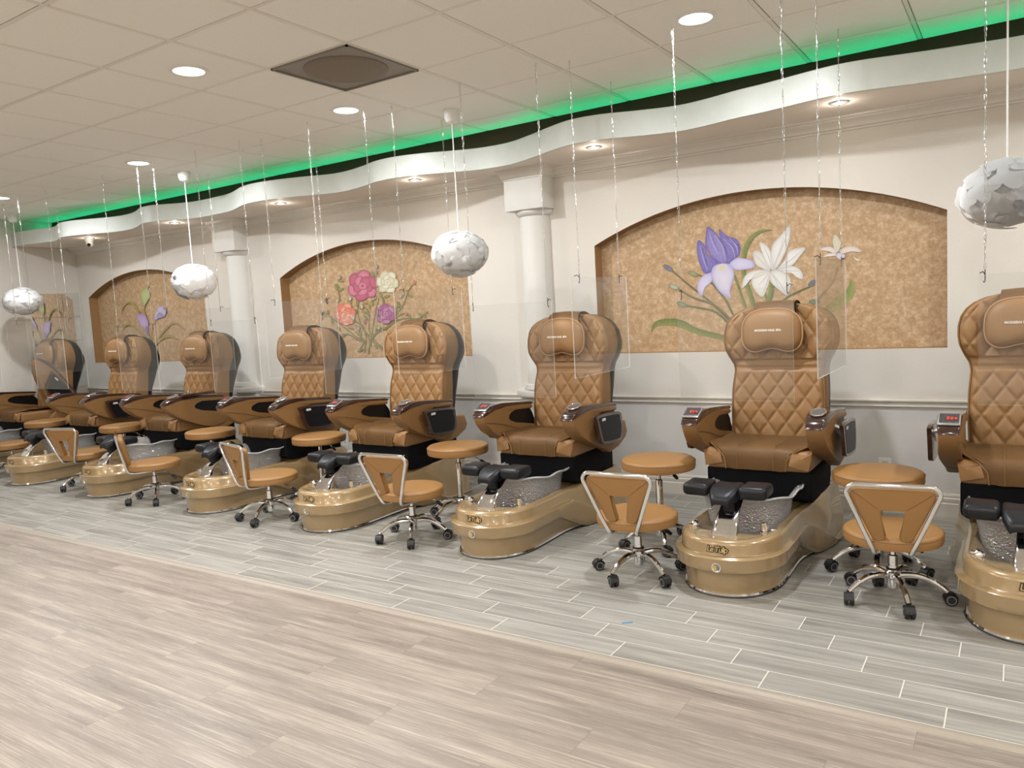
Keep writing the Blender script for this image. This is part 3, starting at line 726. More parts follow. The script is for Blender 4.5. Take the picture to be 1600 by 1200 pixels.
# rose mural
def T2(x, y): return (490+x/7.06, 400+y/7.06)
def TP2(l): return [T2(*p) for p in l]
root = empty('rose_mural', (0, 0, 0)); tag(root, 'wall painting of a rose bouquet in the middle alcove', 'wall painting', 'alcove flower paintings')
OL1, OL2 = C(124, 122, 60), C(100, 98, 48)
for pts in [[(500, 500), (490, 640), (540, 790), (640, 900), (760, 1010)], [(720, 460), (690, 600), (660, 760), (640, 900), (600, 1085)], [(560, 560), (620, 640), (610, 780), (640, 900), (630, 1000)],
            [(120, 620), (240, 710), (370, 810), (470, 890), (560, 940), (570, 1070)], [(310, 860), (400, 870), (480, 920), (570, 945)], [(440, 700), (520, 760), (580, 850), (620, 940), (610, 1080)],
            [(1100, 310), (1040, 400), (1000, 520), (920, 640), (830, 780), (700, 850), (650, 920)], [(270, 370), (285, 430), (300, 500)], [(1010, 630), (940, 660), (880, 720), (800, 790), (700, 830), (660, 900)],
            [(1240, 650), (1150, 690), (1000, 690), (900, 720), (840, 780)], [(460, 830), (520, 890), (560, 940), (500, 1050)], [(540, 760), (580, 900), (560, 1060)], [(680, 180), (680, 240), (660, 300)], [(930, 500), (920, 580), (900, 680)], [(700, 850), (640, 920), (760, 1030)]]:
    m.stroke(TP2(pts), [.006]*4, OL1, OL2)
m.build('stems', root)
rnd = random.Random(5)
for x, y, a in [(300, 275, .2), (250, 350, 1.2), (305, 370, -.5), (265, 330, .8), (745, 430, 1.2), (680, 470, 2.2), (810, 445, -.3), (770, 490, 1.4), (570, 520, .3), (620, 560, 1.4), (530, 560, 2.2), (480, 530, 1.6), (400, 510, .6), (940, 540, 1.5), (970, 560, 1.1), (1040, 400, 1.2), (1070, 440, .3), (1060, 670, 1.4), (1180, 650, .8), (1240, 630, -.6), (1220, 660, .5),
               (160, 620, 1.5), (210, 720, 1.4), (130, 660, .4), (420, 800, .2), (520, 850, 1.2), (580, 680, 1), (650, 520, 1.5), (335, 880, 2.3), (490, 780, .4), (640, 880, .7), (780, 800, .2), (700, 790, 1.9), (470, 610, 1.3), (280, 800, 1.0), (600, 640, .9), (560, 620, .5), (430, 720, .2), (690, 190, 1.8), (660, 200, .9), (690, 1000, .7), (520, 1040, -.5)]:
    w, h = rnd.uniform(26, 36), rnd.uniform(10, 15)
    m.petal(TP2([(x+w*cos(t)*cos(a)-h*sin(t)*sin(a), y+w*cos(t)*sin(a)+h*sin(t)*cos(a)) for t in [2*pi*i/7 for i in range(7)]]), rnd.choice([C(140, 138, 70), C(120, 124, 60)]), C(96, 92, 46), 3)
m.build('leaves', root)
def rose(cx, cy, r, c1, c2, c3, rot=0):
    for (rad, n, sz) in ((.66, 6, .50), (.36, 5, .40), (.0, 1, .34)):
        for k in range(n):
            a = rot+2*pi*k/n+rad; x = cx+r*rad*cos(a); y = cy+r*rad*sin(a)
            cc = c1 if (k+int(rad*10)) % 2 else c3
            m.petal(TP2([(x+r*sz*(1+.12*sin(3*t+k))*cos(t), y+r*sz*(1+.12*cos(2*t+k))*sin(t)) for t in [2*pi*i/8 for i in range(8)]]), cc, c2, 3)
    m.petal(TP2([(cx+r*.14*cos(t), cy+r*.14*sin(t)) for t in [2*pi*i/8 for i in range(8)]]), c2, c3, 3)
rose(545, 330, 150, C(186, 92, 116), C(148, 52, 84), C(206, 128, 148)); m.build('pink_rose', root)
rose(820, 290, 110, C(212, 206, 180), C(178, 172, 136), C(224, 220, 198), .5); m.build('white_rose', root)
rose(355, 635, 105, C(208, 126, 96), C(184, 90, 72), C(222, 160, 134), .2); rose(375, 690, 70, C(214, 140, 112), C(188, 100, 84), C(226, 180, 158), 1.1); m.build('coral_rose', root)
rose(800, 640, 100, C(160, 92, 130), C(126, 64, 104), C(184, 132, 160), .8); m.build('mauve_rose', root)
for x, y, c in [(1118, 290, C(196, 108, 88)), (1025, 635, C(196, 108, 88)), (700, 120, C(156, 152, 172)), (290, 235, C(178, 150, 140)), (965, 440, C(170, 168, 166)), (270, 490, C(176, 174, 128)), (445, 680, C(190, 186, 172)), (500, 800, C(160, 150, 158)), (725, 790, C(168, 160, 158)), (410, 470, C(186, 182, 160)), (570, 725, C(156, 84, 100)), (540, 560, C(190, 186, 160)), (95, 620, C(120, 118, 104)), (145, 490, C(80, 80, 60))]:
    m.petal(TP2([(x+16*cos(t), y+26*sin(t)) for t in [2*pi*i/8 for i in range(8)]]), c, C(140, 120, 90), 3)
m.build('buds', root)
def T3(x, y): return (170+x/10, 440+y/10)
def TP3(l): return [T3(*p) for p in l]
root = empty('crocus_mural', (0, 0, 0)); tag(root, 'wall painting of lilac crocuses with thin curved leaves in the farthest alcove', 'wall painting', 'alcove flower paintings')
YG1, YG2 = C(164, 146, 78), C(136, 118, 58)
for pts, wd in [([(210, 470), (250, 380), (320, 320), (400, 360), (450, 430), (490, 490)], [.004, .012, .02, .018, .016]), ([(225, 760), (260, 700), (330, 670), (420, 720), (500, 790), (560, 850)], [.003, .010, .014, .014, .014]),
                ([(1170, 750), (1120, 680), (1020, 650), (940, 700), (830, 820), (730, 960)], [.003, .007, .009, .012, .012]), ([(1100, 910), (1000, 860), (900, 860), (820, 900), (740, 980), (700, 1060)], [.003, .014, .016, .016, .014]),
                ([(740, 620), (700, 720), (675, 820), (680, 900), (700, 1000)], [.005, .006, .007, .008]), ([(570, 380), (560, 460), (580, 520), (640, 860), (700, 1040)], [.010, .010, .008, .010]), ([(620, 820), (660, 900), (720, 1000)], [.01, .012, .012]), ([(520, 300), (530, 500), (560, 820), (640, 900)], [.003, .004, .004])]:
    m.stroke(TP3(pts), wd, YG1, YG2)
m.build('leaves', root)
m.petal(TP3([(660, 20), (625, 100), (645, 160), (655, 240), (610, 320), (565, 385), (530, 330), (510, 230), (515, 160), (570, 110), (620, 80)]), C(176, 184, 124), C(146, 150, 92)); m.build('pale_leaf', root)
m.petal(TP3([(440, 530), (500, 505), (570, 515), (610, 580), (635, 650), (625, 720), (630, 830), (600, 800), (560, 730), (500, 690), (480, 620)]), C(182, 158, 194), C(150, 124, 170))
m.petal(TP3([(590, 700), (620, 720), (632, 835), (600, 820), (580, 760)]), C(136, 104, 154), C(120, 90, 140)); m.build('lilac_crocus', root)
m.petal(TP3([(780, 400), (840, 380), (900, 430), (905, 480), (880, 550), (800, 570), (730, 610), (730, 540), (760, 470)]), C(188, 180, 206), C(156, 146, 184))
m.petal(TP3([(790, 480), (860, 510), (880, 550), (790, 575), (735, 605)]), C(150, 136, 176), C(132, 116, 160)); m.build('pale_crocus', root)

# ------------------------------------------------------------------ pedicure chair (local origin: floor under the seat front; wall is +Y)
Y0 = 4.30
def L(y): return y-Y0
# plan outline of the tub base at floor: half width as function of world Y
WTAB = [(3.70, .0), (3.75, .13), (3.80, .19), (3.85, .225), (3.92, .248), (4.0, .255), (4.1, .25), (4.2, .247), (4.3, .25), (4.4, .268), (4.5, .292), (4.62, .312), (4.75, .32), (4.9, .318), (5.0, .30), (5.05, .27), (5.08, .18), (5.09, .0)]
YF, YR = 3.615, 5.10
def halfw(y, off):
    """half width of the outline offset outward by off"""
    yf = YF-off; yr = YR+off
    if y <= yf or y >= yr: return 0
    wfront = .238+off; a = .30
    f1 = sqrt(max(0, 1-((yf+a-y)/a)**2)) if y < yf+a else 1
    b = .12; f2 = sqrt(max(0, 1-((y-(yr-b))/b)**2)) if y > yr-b else 1
    body = lerp(.238, .318, sstep(4.28, 4.72, y))-.006*exp(-((y-4.22)/.12)**2)
    return (body+off)*f1**.9*f2**.7
def fallf(y, a, b): return 1-sstep(a, b, y)
def levels(y):
    low = .128*fallf(y, 4.12, 4.50); mid = .2*fallf(y, 4.28, 4.80); up = .262-.13*sstep(4.3, 5.0, y)
    top = .285+.03*sstep(4.3, 4.8, y)-.02*sstep(4.85, 5.1, y)
    return low, mid, up, top
def tub_stations(n=64):
    out = []
    for i in range(n+1):
        s = i/n
        s = .5-.5*cos(pi*s) if False else s
        out.append(s)
    # cluster at both ends
    return [ (1-cos(pi*s))/2 for s in out]
def tub_outline(off, z, n=64, side=1, dz=None):
    pts = []
    for s in tub_stations(n):
        y = lerp(YF-off, YR+off, s); pts.append((side*halfw(y, off), L(y), z(y) if callable(z) else z))
    return pts
LV = [(.0, lambda y: 0.004), (.004, lambda y: .35*levels(y)[0]+.002), (.012, lambda y: levels(y)[0]*.93+.003), (.014, lambda y: levels(y)[0]*.99+.0035), (.036, lambda y: levels(y)[0]+.004), (.041, lambda y: levels(y)[0]+.008),
      (.042, lambda y: lerp(levels(y)[0], levels(y)[1], .25)+.008), (.046, lambda y: lerp(levels(y)[0], levels(y)[1], .92)+.006), (.042, lambda y: levels(y)[1]+.004), (.020, lambda y: levels(y)[1]+.009),
      (.016, lambda y: levels(y)[1]+.014), (.018, lambda y: lerp(levels(y)[1], levels(y)[2], .85)+.010), (.010, lambda y: levels(y)[2]+.016), (-.004, lambda y: lerp(levels(y)[2], levels(y)[3], .85)+.003),
      (-.02, lambda y: levels(y)[3]+.001)]
def make_tub(parent):
    bm = NB(); n = 72
    def deck(x, y):
        z = levels(y)[3]
        w = max(halfw(y, -.03), .001)
        # dome toward the pillar, recess that holds the basin
        dip = sstep(3.76, 3.96, y)*(1-sstep(.70, .97, abs(x)/w))*(1-sstep(4.38, 4.46, y))
        r = sqrt((x/.215)**2+((y-4.20)/.26)**2)
        z += -.045*dip-.10*(1-sstep(.88, 1.0, r))-.006*sstep(3.63, 3.7, y)
        # raised block behind the basin
        z += .05*sstep(4.44, 4.50, y)*(1-sstep(.17, .22, abs(x)))*(1-sstep(4.8, 4.9, y))
        return z
    G = []
    mI = 14
    for i, s in enumerate(tub_stations(n)):
        row = []
        for off, zf in LV:
            y = lerp(YF-off, YR+off, s); row.append((-halfw(y, off), L(y), zf(y)))
        off = -.02
        y = lerp(YF-off, YR+off, s); w = halfw(y, off)
        for k in range(1, mI*2):
            t = k/(mI*2)*2-1; x = w*t
            row.append((x, L(y), deck(x, y)))
        for off, zf in LV[::-1]:
            y = lerp(YF-off, YR+off, s); row.append((halfw(y, off), L(y), zf(y)))
        G.append([bm.verts.new(p) for p in row])
    grid_faces(bm, G)
    bmesh.ops.remove_doubles(bm, verts=bm.verts[:], dist=.0004)
    tub = obj('tub_base', bm, LAC, parent, angle=50)
    bm = NB(); R = [(p[0], p[1], .012) for p in tub_outline(.004, 0, 60, 1)]+[(p[0], p[1], .012) for p in tub_outline(.004, 0, 60, -1)[::-1][1:-1]]
    R = [Vector(p) for p in R]; RR = [R[0]]
    for p in R[1:]:
        if (p-RR[-1]).length > .004: RR.append(p)
    tube(bm, RR, .0085, 6, closed=True); obj('base_trim', bm, CHROME, tub)
    bm = NB(); tube(bm, [Vector((p.x*1.012, p.y, .004)) for p in RR], .0055, 5, closed=True); obj('base_seal', bm, RUBBER, tub)
    # script badge and round emblem on the front
    def place(bm, x, z, off):
        # bend onto front ellipse
        for v in bm.verts:
            X = v.co.x+x; wf = .238+off; a = .30; q = min(1, abs(X)/wf)**(1/.9)
            y = (YF-off+a)-a*sqrt(max(0, 1-q*q)); v.co = Vector((X, L(y)-.0015-v.co.z, v.co.y+z))
        return bm
    # black outline behind, pale script in front
    b = text_bm('Le Tulip', .040, .0042, .0006, .15, .80); place(b, .01, .243, .018); obj('script_outline', b, LOGOK, tub, angle=0)
    b = text_bm('Le Tulip', .040, .0003, .0016, .15, .80); place(b, .01, .243, .0185); obj('script_letters', b, LOGOG, tub, angle=0)
    bm = NB(); lathe(bm, [(.016, -.001), (.0215, .002), (.024, .005), (.0235, .008), (.0185, .0085), (.016, .006)], n=28, axis='Y'); bmesh.ops.delete(bm, geom=[f for f in bm.faces if len(f.verts) > 4], context='FACES')
    for v in bm.verts: v.co = Vector((v.co.x+.012, L(YF-.038)-v.co.y, v.co.z+.160))
    obj('emblem_ring', bm, CHROME, tub)
    for s, mt, nm in ((-1, YEL, 'emblem_left_half'), (1, GREYI, 'emblem_right_half')):
        bm = NB(); pts = [(s*.017*sin(t), .017*cos(t)) for t in [pi*k/12 for k in range(13)]]
        prism(bm, [(.012+a, .160+b_) for a, b_ in pts], 'Y', L(YF-.043), L(YF-.036)); obj(nm, bm, mt, tub, angle=0)
    # knobs on deck
    bm = NB(); lathe(bm, [(.024, 0), (.024, .008), (.018, .012), (.017, .04), (.019, .044), (.019, .052), (.012, .056), (0, .057)], n=20); obj('water_knob', bm, CHROME, parent, loc=(.165, L(3.865), .270))
    bm = NB(); lathe(bm, [(.02, 0), (.022, .003), (.02, .008), (.01, .011), (0, .012)], n=20); obj('deck_button', bm, CHROME, parent, loc=(.203, L(3.90), .279))
    bm = NB(); lathe(bm, [(.028, 0), (.028, .008), (.022, .02), (.012, .026), (0, .027)], n=20); box(bm, (-.018, -.012, .014), (.03, .014, .012), .004); obj('spray_holder', bm, CHROME, parent, loc=(-.190, L(3.85), .279))
    return tub
def make_basin(parent):
    bm = NB(); prof = [(.0, .150, .0), (.62, .150, 0), (.76, .158, 0), (.84, .18, 0), (.90, .24, 0), (.95, .31, .2), (1.0, .348, .6), (1.08, .366, 1), (1.18, .374, 1), (1.2, .382, 1), (1.08, .376, 1), (.98, .356, .6), (.92, .31, .2), (.87, .24, 0), (.81, .185, 0), (.74, .166, 0), (.0, .158, 0)]
    G = []; n = 72
    for f, z, wv in prof:
        row = []
        for k in range(n+1):
            t = 2*pi*(k % n)/n; c, s = cos(t), sin(t)
            p = 3.8; rr = (abs(c)**p+abs(s)**p)**(-1/p)
            corner = abs(sin(2*t))**3
            x = .214*f*rr*c; y = 4.195+.236*f*rr*s
            zz = z+(.018 if z > .2 else 0)+wv*(.008*corner+.006*cos(8*t)+.016)
            row.append((x, L(y), zz))
        G.append([bm.verts.new(p_) for p_ in row])
    grid_faces(bm, G); bmesh.ops.remove_doubles(bm, verts=bm.verts[:], dist=1e-5)
    rimp = [v.co.copy() for v in G[9][:-1]] if False else []
    for k in range(n):
        t = 2*pi*k/n; c, s_ = cos(t), sin(t); p = 3.8; rr = (abs(c)**p+abs(s_)**p)**(-1/p); corner = abs(sin(2*t))**3
        rimp.append((.214*1.2*rr*c, L(4.195+.236*1.2*rr*s_), .382+.018+.008*corner+.006*cos(8*t)+.016))
    bs_ = obj('foot_basin', bm, BASIN, parent, angle=60)
    bm = NB(); tube(bm, rimp, .0055, 8, closed=True); obj('basin_rim', bm, BASINR, bs_)
    return bs_
def make_footrest(parent):
    bm = NB(); G = []
    # chrome pillar: waisted, leaning back
    for y, z, w, d in [(3.750, .262, .068, .075), (3.757, .285, .066, .070), (3.778, .322, .060, .058), (3.812, .360, .055, .046), (3.858, .388, .052, .040), (3.890, .412, .052, .034), (3.92, .424, .05, .03)]:
        y0, y1 = y-d*.5, y+d*.5
        row = []
        for k in range(24):
            t = 2*pi*k/24; c, s = cos(t), sin(t); p = 5; rr = (abs(c)**p+abs(s)**p)**(-1/p)
            row.append((w*rr*c, L(y)+d*.62*rr*s, z+(s*rr*.012)))
        row.append(row[0]); G.append([bm.verts.new(q) for q in row[:-1]])
    for A, B in zip(G, G[1:]):
        for k in range(24): bm.faces.new((A[k], A[(k+1) % 24], B[(k+1) % 24], B[k]))
    bm.faces.new(G[-1]); bm.faces.new(G[0][::-1])
    pil = obj('footrest_pillar', bm, CHROME, parent, angle=45)
    bm = NB(); box(bm, (-.012, L(3.895), .425), (.09, .11, .02), .006); box(bm, (0, L(3.83), .405), (.055, .04, .06), .01); obj('footrest_bracket', bm, SHELL, parent)
    bm = NB(); box(bm, (-.03, L(3.915), .438), (.38, .012, .008)); obj('footrest_plate', bm, SILVER, parent)
    for s in (-1, 1):
        bm = NB(); box(bm, (s*.148-.035, L(3.925), .466), (.142, .165, .062), .024, 4)
        for v in bm.verts:
            if v.co.z > .47: v.co.z += .006*cos((v.co.y-L(3.925))*12)
            v.co.y -= .010*(1-abs(v.co.x+.035)/.24)
        obj('footrest_pad', bm, BLACKV, parent, angle=60)
    # centre saddle with drooping front lip
    bm = NB(); G = []
    for i in range(15):
        t = i/14; y = lerp(3.775, 4.0, t)
        zc = .490-.046*(1-t/.55 if t < .55 else 0)**2; hw = .080*sqrt(min(1, .30+t*2.2))
        row = []
        for k in range(13):
            u = k/12*2-1
            row.append((hw*u-.035, L(y), zc+.012*u*u*sstep(.1, .5, t)-.018*abs(u)**6-.035*(abs(u)**2.5)*(1-sstep(.0, .3, t))*0+(.0)))
        G.append(row)
    top = [[bm.verts.new(p) for p in r] for r in G]; bot = [[bm.verts.new((p[0]*.93, p[1]+.006, p[2]-.04)) for p in r] for r in G]
    grid_faces(bm, top); grid_faces(bm, [r[::-1] for r in bot])
    loop_t = top[0][:]+[r[-1] for r in top[1:]]+top[-1][::-1][1:]+[r[0] for r in top[::-1][1:-1]]
    loop_b = bot[0][:]+[r[-1] for r in bot[1:]]+bot[-1][::-1][1:]+[r[0] for r in bot[::-1][1:-1]]
    for k in range(len(loop_t)):
        k2 = (k+1) % len(loop_t); bm.faces.new((loop_t[k], loop_t[k2], loop_b[k2], loop_b[k]))
    for _ in range(2): bmesh.ops.smooth_vert(bm, verts=bm.verts[:], factor=.5, use_axis_x=True, use_axis_y=True, use_axis_z=True)
    obj('footrest_saddle', bm, BLACKV, parent, angle=70)
# backrest outline half width by height
BW = [(.53, .268), (.62, .276), (.75, .280), (.88, .278), (.95, .272), (1.00, .268), (1.04, .276), (1.09, .302), (1.14, .322), (1.19, .330), (1.24, .328), (1.29, .316), (1.33, .292), (1.36, .258), (1.385, .205), (1.40, .13), (1.406, .0)]
def bwid(z):
    t = interp(BW, z); return t
def byf(z):  # world Y of front face centre
    return lerp(4.80, 4.885, sstep(.53, 1.4, z))
def wing(x, z):
    return -.045*sstep(.15, .30, abs(x))*sstep(1.02, 1.16, z)*(1-sstep(1.30, 1.41, z)*.6) - .02*sstep(.18, .28, abs(x))*(1-sstep(.9, 1.05, z)) 
def quilt(x, z):
    if 1.005 < z < 1.07: return .0035*sin((z-1.005)*2*pi/.065*1.5)
    p = x/.108+z/.152; q = x/.108-z/.152
    g = min(abs(sin(pi*p)), abs(sin(pi*q))); g = (1-exp(-g*5.5))*.72+.28*g
    return -.015*g
def make_back(parent):
    bm = NB(); zs = [.53+(1.405-.53)*(1-(1-i/120)**1.25) for i in range(121)]; nx = 84; G = []
    for z in zs:
        w = max(bwid(z)-.006, .002); row = []
        for k in range(nx+1):
            u = k/nx*2-1; x = w*u
            edge = (1-sstep(.90, 1.0, abs(u)))
            y = byf(z)+wing(x, z)+quilt(x, z)*edge+.022*(abs(u)**14)
            row.append(bm.verts.new((x, L(y), z)))
        G.append(row)
    grid_faces(bm, G); 
    back = obj('backrest', bm, LEATHER, parent, angle=70)
    # side upholstery: loft from front outline rearwards
    def outline(n=64):
        pts = []
        zz = [.53+(1.406-.53)*(1-(1-i/n)**1.6) for i in range(n+1)]
        for z in zz: pts.append((-bwid(z), z))
        for z in zz[::-1][1:]: pts.append((bwid(z), z))
        return pts
    O = outline()
    def ring(bm, inset, yf):
        return [bm.verts.new((x*(1-inset*1.0/.33), L(yf(x, z)), z-(inset*.9 if z > 1.0 else 0)*sstep(1.0, 1.4, z))) for x, z in O]
    bm = NB()
    R = [ring(bm, .008, lambda x, z: byf(z)+wing(x, z)+.018), ring(bm, .0, lambda x, z: byf(z)+wing(x, z)+.028), ring(bm, .0, lambda x, z: byf(z)+wing(x, z)*.5+.075), ring(bm, .006, lambda x, z: byf(z)+.145-.03*sstep(1.1, 1.4, z))]
    grid_faces(bm, R); 
    bm.faces.new([v for v in R[-1]])
    obj('side_upholstery', bm, LEATHER_D, back, angle=60)
    bm = NB(); pp = [Vector((x*.985, L(byf(z)+wing(x, z)+.016), z*.998)) for x, z in O[2:-2]]
    tube(bm, pp, .0042, 6); obj('edge_piping', bm, LEATHER_D, back)
    bm = NB()
    bulge = lambda z: .078*exp(-((z-1.08)/.24)**2)+.012
    R = [ring(bm, .004, lambda x, z: byf(z)+.135-.03*sstep(1.1, 1.4, z)), ring(bm, .006, lambda x, z: byf(z)+.155+.35*bulge(z)), ring(bm, .016, lambda x, z: byf(z)+.16+.9*bulge(z)), ring(bm, .05, lambda x, z: byf(z)+.17+1.15*bulge(z)), ring(bm, .2, lambda x, z: byf(z)+.17+1.35*bulge(z))]
    grid_faces(bm, R); bm.faces.new(R[-1])
    obj('back_shell', bm, SHELL, back, angle=50)
    # pillow
    bm = NB(); O2 = []
    for k in range(56):
        t = 2*pi*k/56; c, s = cos(t), sin(t); x = .178*(abs(c)**.72)*(1 if c > 0 else -1)*(1-.10*max(0, s)); z = .138*(abs(s)**.62)*(1 if s > 0 else -1)
        if s < 0: z += .040*exp(-(x/.085)**2)
        O2.append((x, z))
    G = []
    for f, d in [(1, .0), (1.0, .012), (.965, .030), (.88, .046), (.70, .058), (.4, .064), (.12, .066)]:
        G.append([bm.verts.new((x*f, -d, z*f+(1-f)*.01)) for x, z in O2])
    for A, B in zip(G, G[1:]):
        for k in range(56): bm.faces.new((A[k], A[(k+1) % 56], B[(k+1) % 56], B[k]))
    bm.faces.new(G[-1]); bm.faces.new(G[0][::-1])
    pil = obj('headrest_pillow', bm, LEATHER, parent, loc=(-.022, L(4.832), 1.238), angle=60); pil.rotation_euler = (RD(-4), 0, 0)
    bm = NB(); tube(bm, [(x*1.012, -.020, z*1.012) for x, z in O2], .0055, 6, closed=True); obj('pillow_piping', bm, LEATHER if False else PIPING, pil)
    b = text_bm('MODERN NAIL SPA', .0175, .0009, .0012, 0, 1.05)
    for v in b.verts: v.co = Vector((v.co.x-.012, -.0662-v.co.z+.10*abs(v.co.x-.012)**2, v.co.y+.008))
    obj('embroidered_name', b, THREAD, pil, angle=0)
    # strap over the top
    bm = NB(); G = []
    for (y, z, hw) in [(4.81, 1.30, .138), (4.815, 1.34, .130), (4.828, 1.378, .122), (4.85, 1.406, .117), (4.89, 1.421, .115), (4.95, 1.418, .113), (5.02, 1.395, .112), (5.05, 1.34, .11)]:
        G.append([(-.012+hw*(k/16*2-1), L(y)-.004*sin(pi*k/16), z+.006*sin(pi*k/16)) for k in range(17)])
    top = [[bm.verts.new(p) for p in r] for r in G]; grid_faces(bm, top)
    bmesh.ops.solidify(bm, geom=bm.faces[:], thickness=.010)
    obj('headrest_strap', bm, LEATHER, parent, angle=60)
    bm = NB(); tube(bm, [(G[i][-1][0]+.004, G[i][-1][1]+.006, G[i][-1][2]-.002) for i in range(len(G))], .004, 6); obj('strap_gap_shadow', bm, BLACK, parent)  # black tube stands in for the gap shadow along the strap's right edge
    return back
def make_seat(parent):
    bm = NB(); box(bm, (0, L(4.575), .5345), (.60, .50, .115), .032, 5)
    for v in bm.verts:
        v.co.z += .010*exp(-((v.co.y-L(4.4))/.12)**2)*(1 if v.co.z > .55 else 0)
        if v.co.z < .52: v.co.x *= .97; v.co.y += .010
    seat = obj('seat_cushion', bm, LEATHER, parent, angle=50)
    # cover sheet: wide at the rear, narrow drop over the front
    bm = NB(); G = []
    prof = [(4.80, .606, .292), (4.70, .608, .296), (4.60, .610, .300), (4.50, .615, .300), (4.42, .619, .292), (4.37, .617, .268), (4.335, .606, .222), (4.319, .585, .186), (4.316, .555, .172), (4.318, .52, .166), (4.322, .488, .163)]
    for y, z, hw in prof:
        row = []
        for k in range(25):
            u = k/24*2-1
            row.append((hw*u, L(y)-.004*(1-abs(u)), z+.004*sin(u*9+y*30)*abs(u)**2+(.010*sstep(.7, 1, abs(u)) if y > 4.4 else 0)))
        G.append(row)
    top = [[bm.verts.new(p) for p in r] for r in G]; grid_faces(bm, top)
    bmesh.ops.solidify(bm, geom=bm.faces[:], thickness=.009)
    obj('seat_cover', bm, LEATHER, seat, angle=50)
    for s in (-1, 1):
        bm = NB(); tube(bm, [(s*.166, L(4.312), .49), (s*.172, L(4.309), .55), (s*.21, L(4.322), .597), (s*.262, L(4.362), .618), (s*.288, L(4.42), .624)], .0035, 5)
        obj('edge_piping', bm, LEATHER_D, seat)
        bm = NB(); tube(bm, [(s*.10, L(4.306), .49), (s*.102, L(4.306), .58), (s*.105, L(4.36), .626), (s*.105, L(4.6), .617)], .0015, 4)
        obj('stitch_line', bm, LEATHER_D, seat)
    # folded corner pockets
    for s in (-1, 1):
        bm = NB(); P = [(s*.292, L(4.45), .600), (s*.300, L(4.33), .585), (s*.285, L(4.312), .50), (s*.185, L(4.308), .525), (s*.20, L(4.318), .585)]
        vs = [bm.verts.new(p) for p in P]; ap = bm.verts.new((s*.255, L(4.300), .562))
        for k in range(len(vs)): bm.faces.new((vs[k], vs[(k+1) % len(vs)], ap))
        bmesh.ops.subdivide_edges(bm, edges=bm.edges[:], cuts=2, use_grid_fill=True, smooth=.3)
        bmesh.ops.solidify(bm, geom=bm.faces[:], thickness=.006)
        obj('corner_fold', bm, LEATHER, seat, angle=60)
    bm = NB()
    prism(bm, [(L(4.345), .485), (L(4.345), .335), (L(4.42), .30), (L(4.86), .30), (L(4.90), .36), (L(4.90), .485)], 'X', -.288, .288, .008); obj('skirt', bm, BLACK, parent)
    bm = NB(); box(bm, (0, L(4.93), .44), (.5, .16, .32), .02); obj('seat_support', bm, BLACK, parent)
    for s in (-1, 1):   # moulded rear side shell behind the armrests
        bm = NB(); prism(bm, [(L(4.62), .50), (L(4.72), .455), (L(4.86), .475), (L(4.97), .52), (L(5.0), .56), (L(4.97), .64), (L(4.86), .65), (L(4.7), .60)], 'X', min(s*.30, s*.375), max(s*.30, s*.375), .014, 3)
        obj('side_shell', bm, LEATHER_D, parent, angle=50)
APY, APZ = L(4.78), .60      # arm pivot
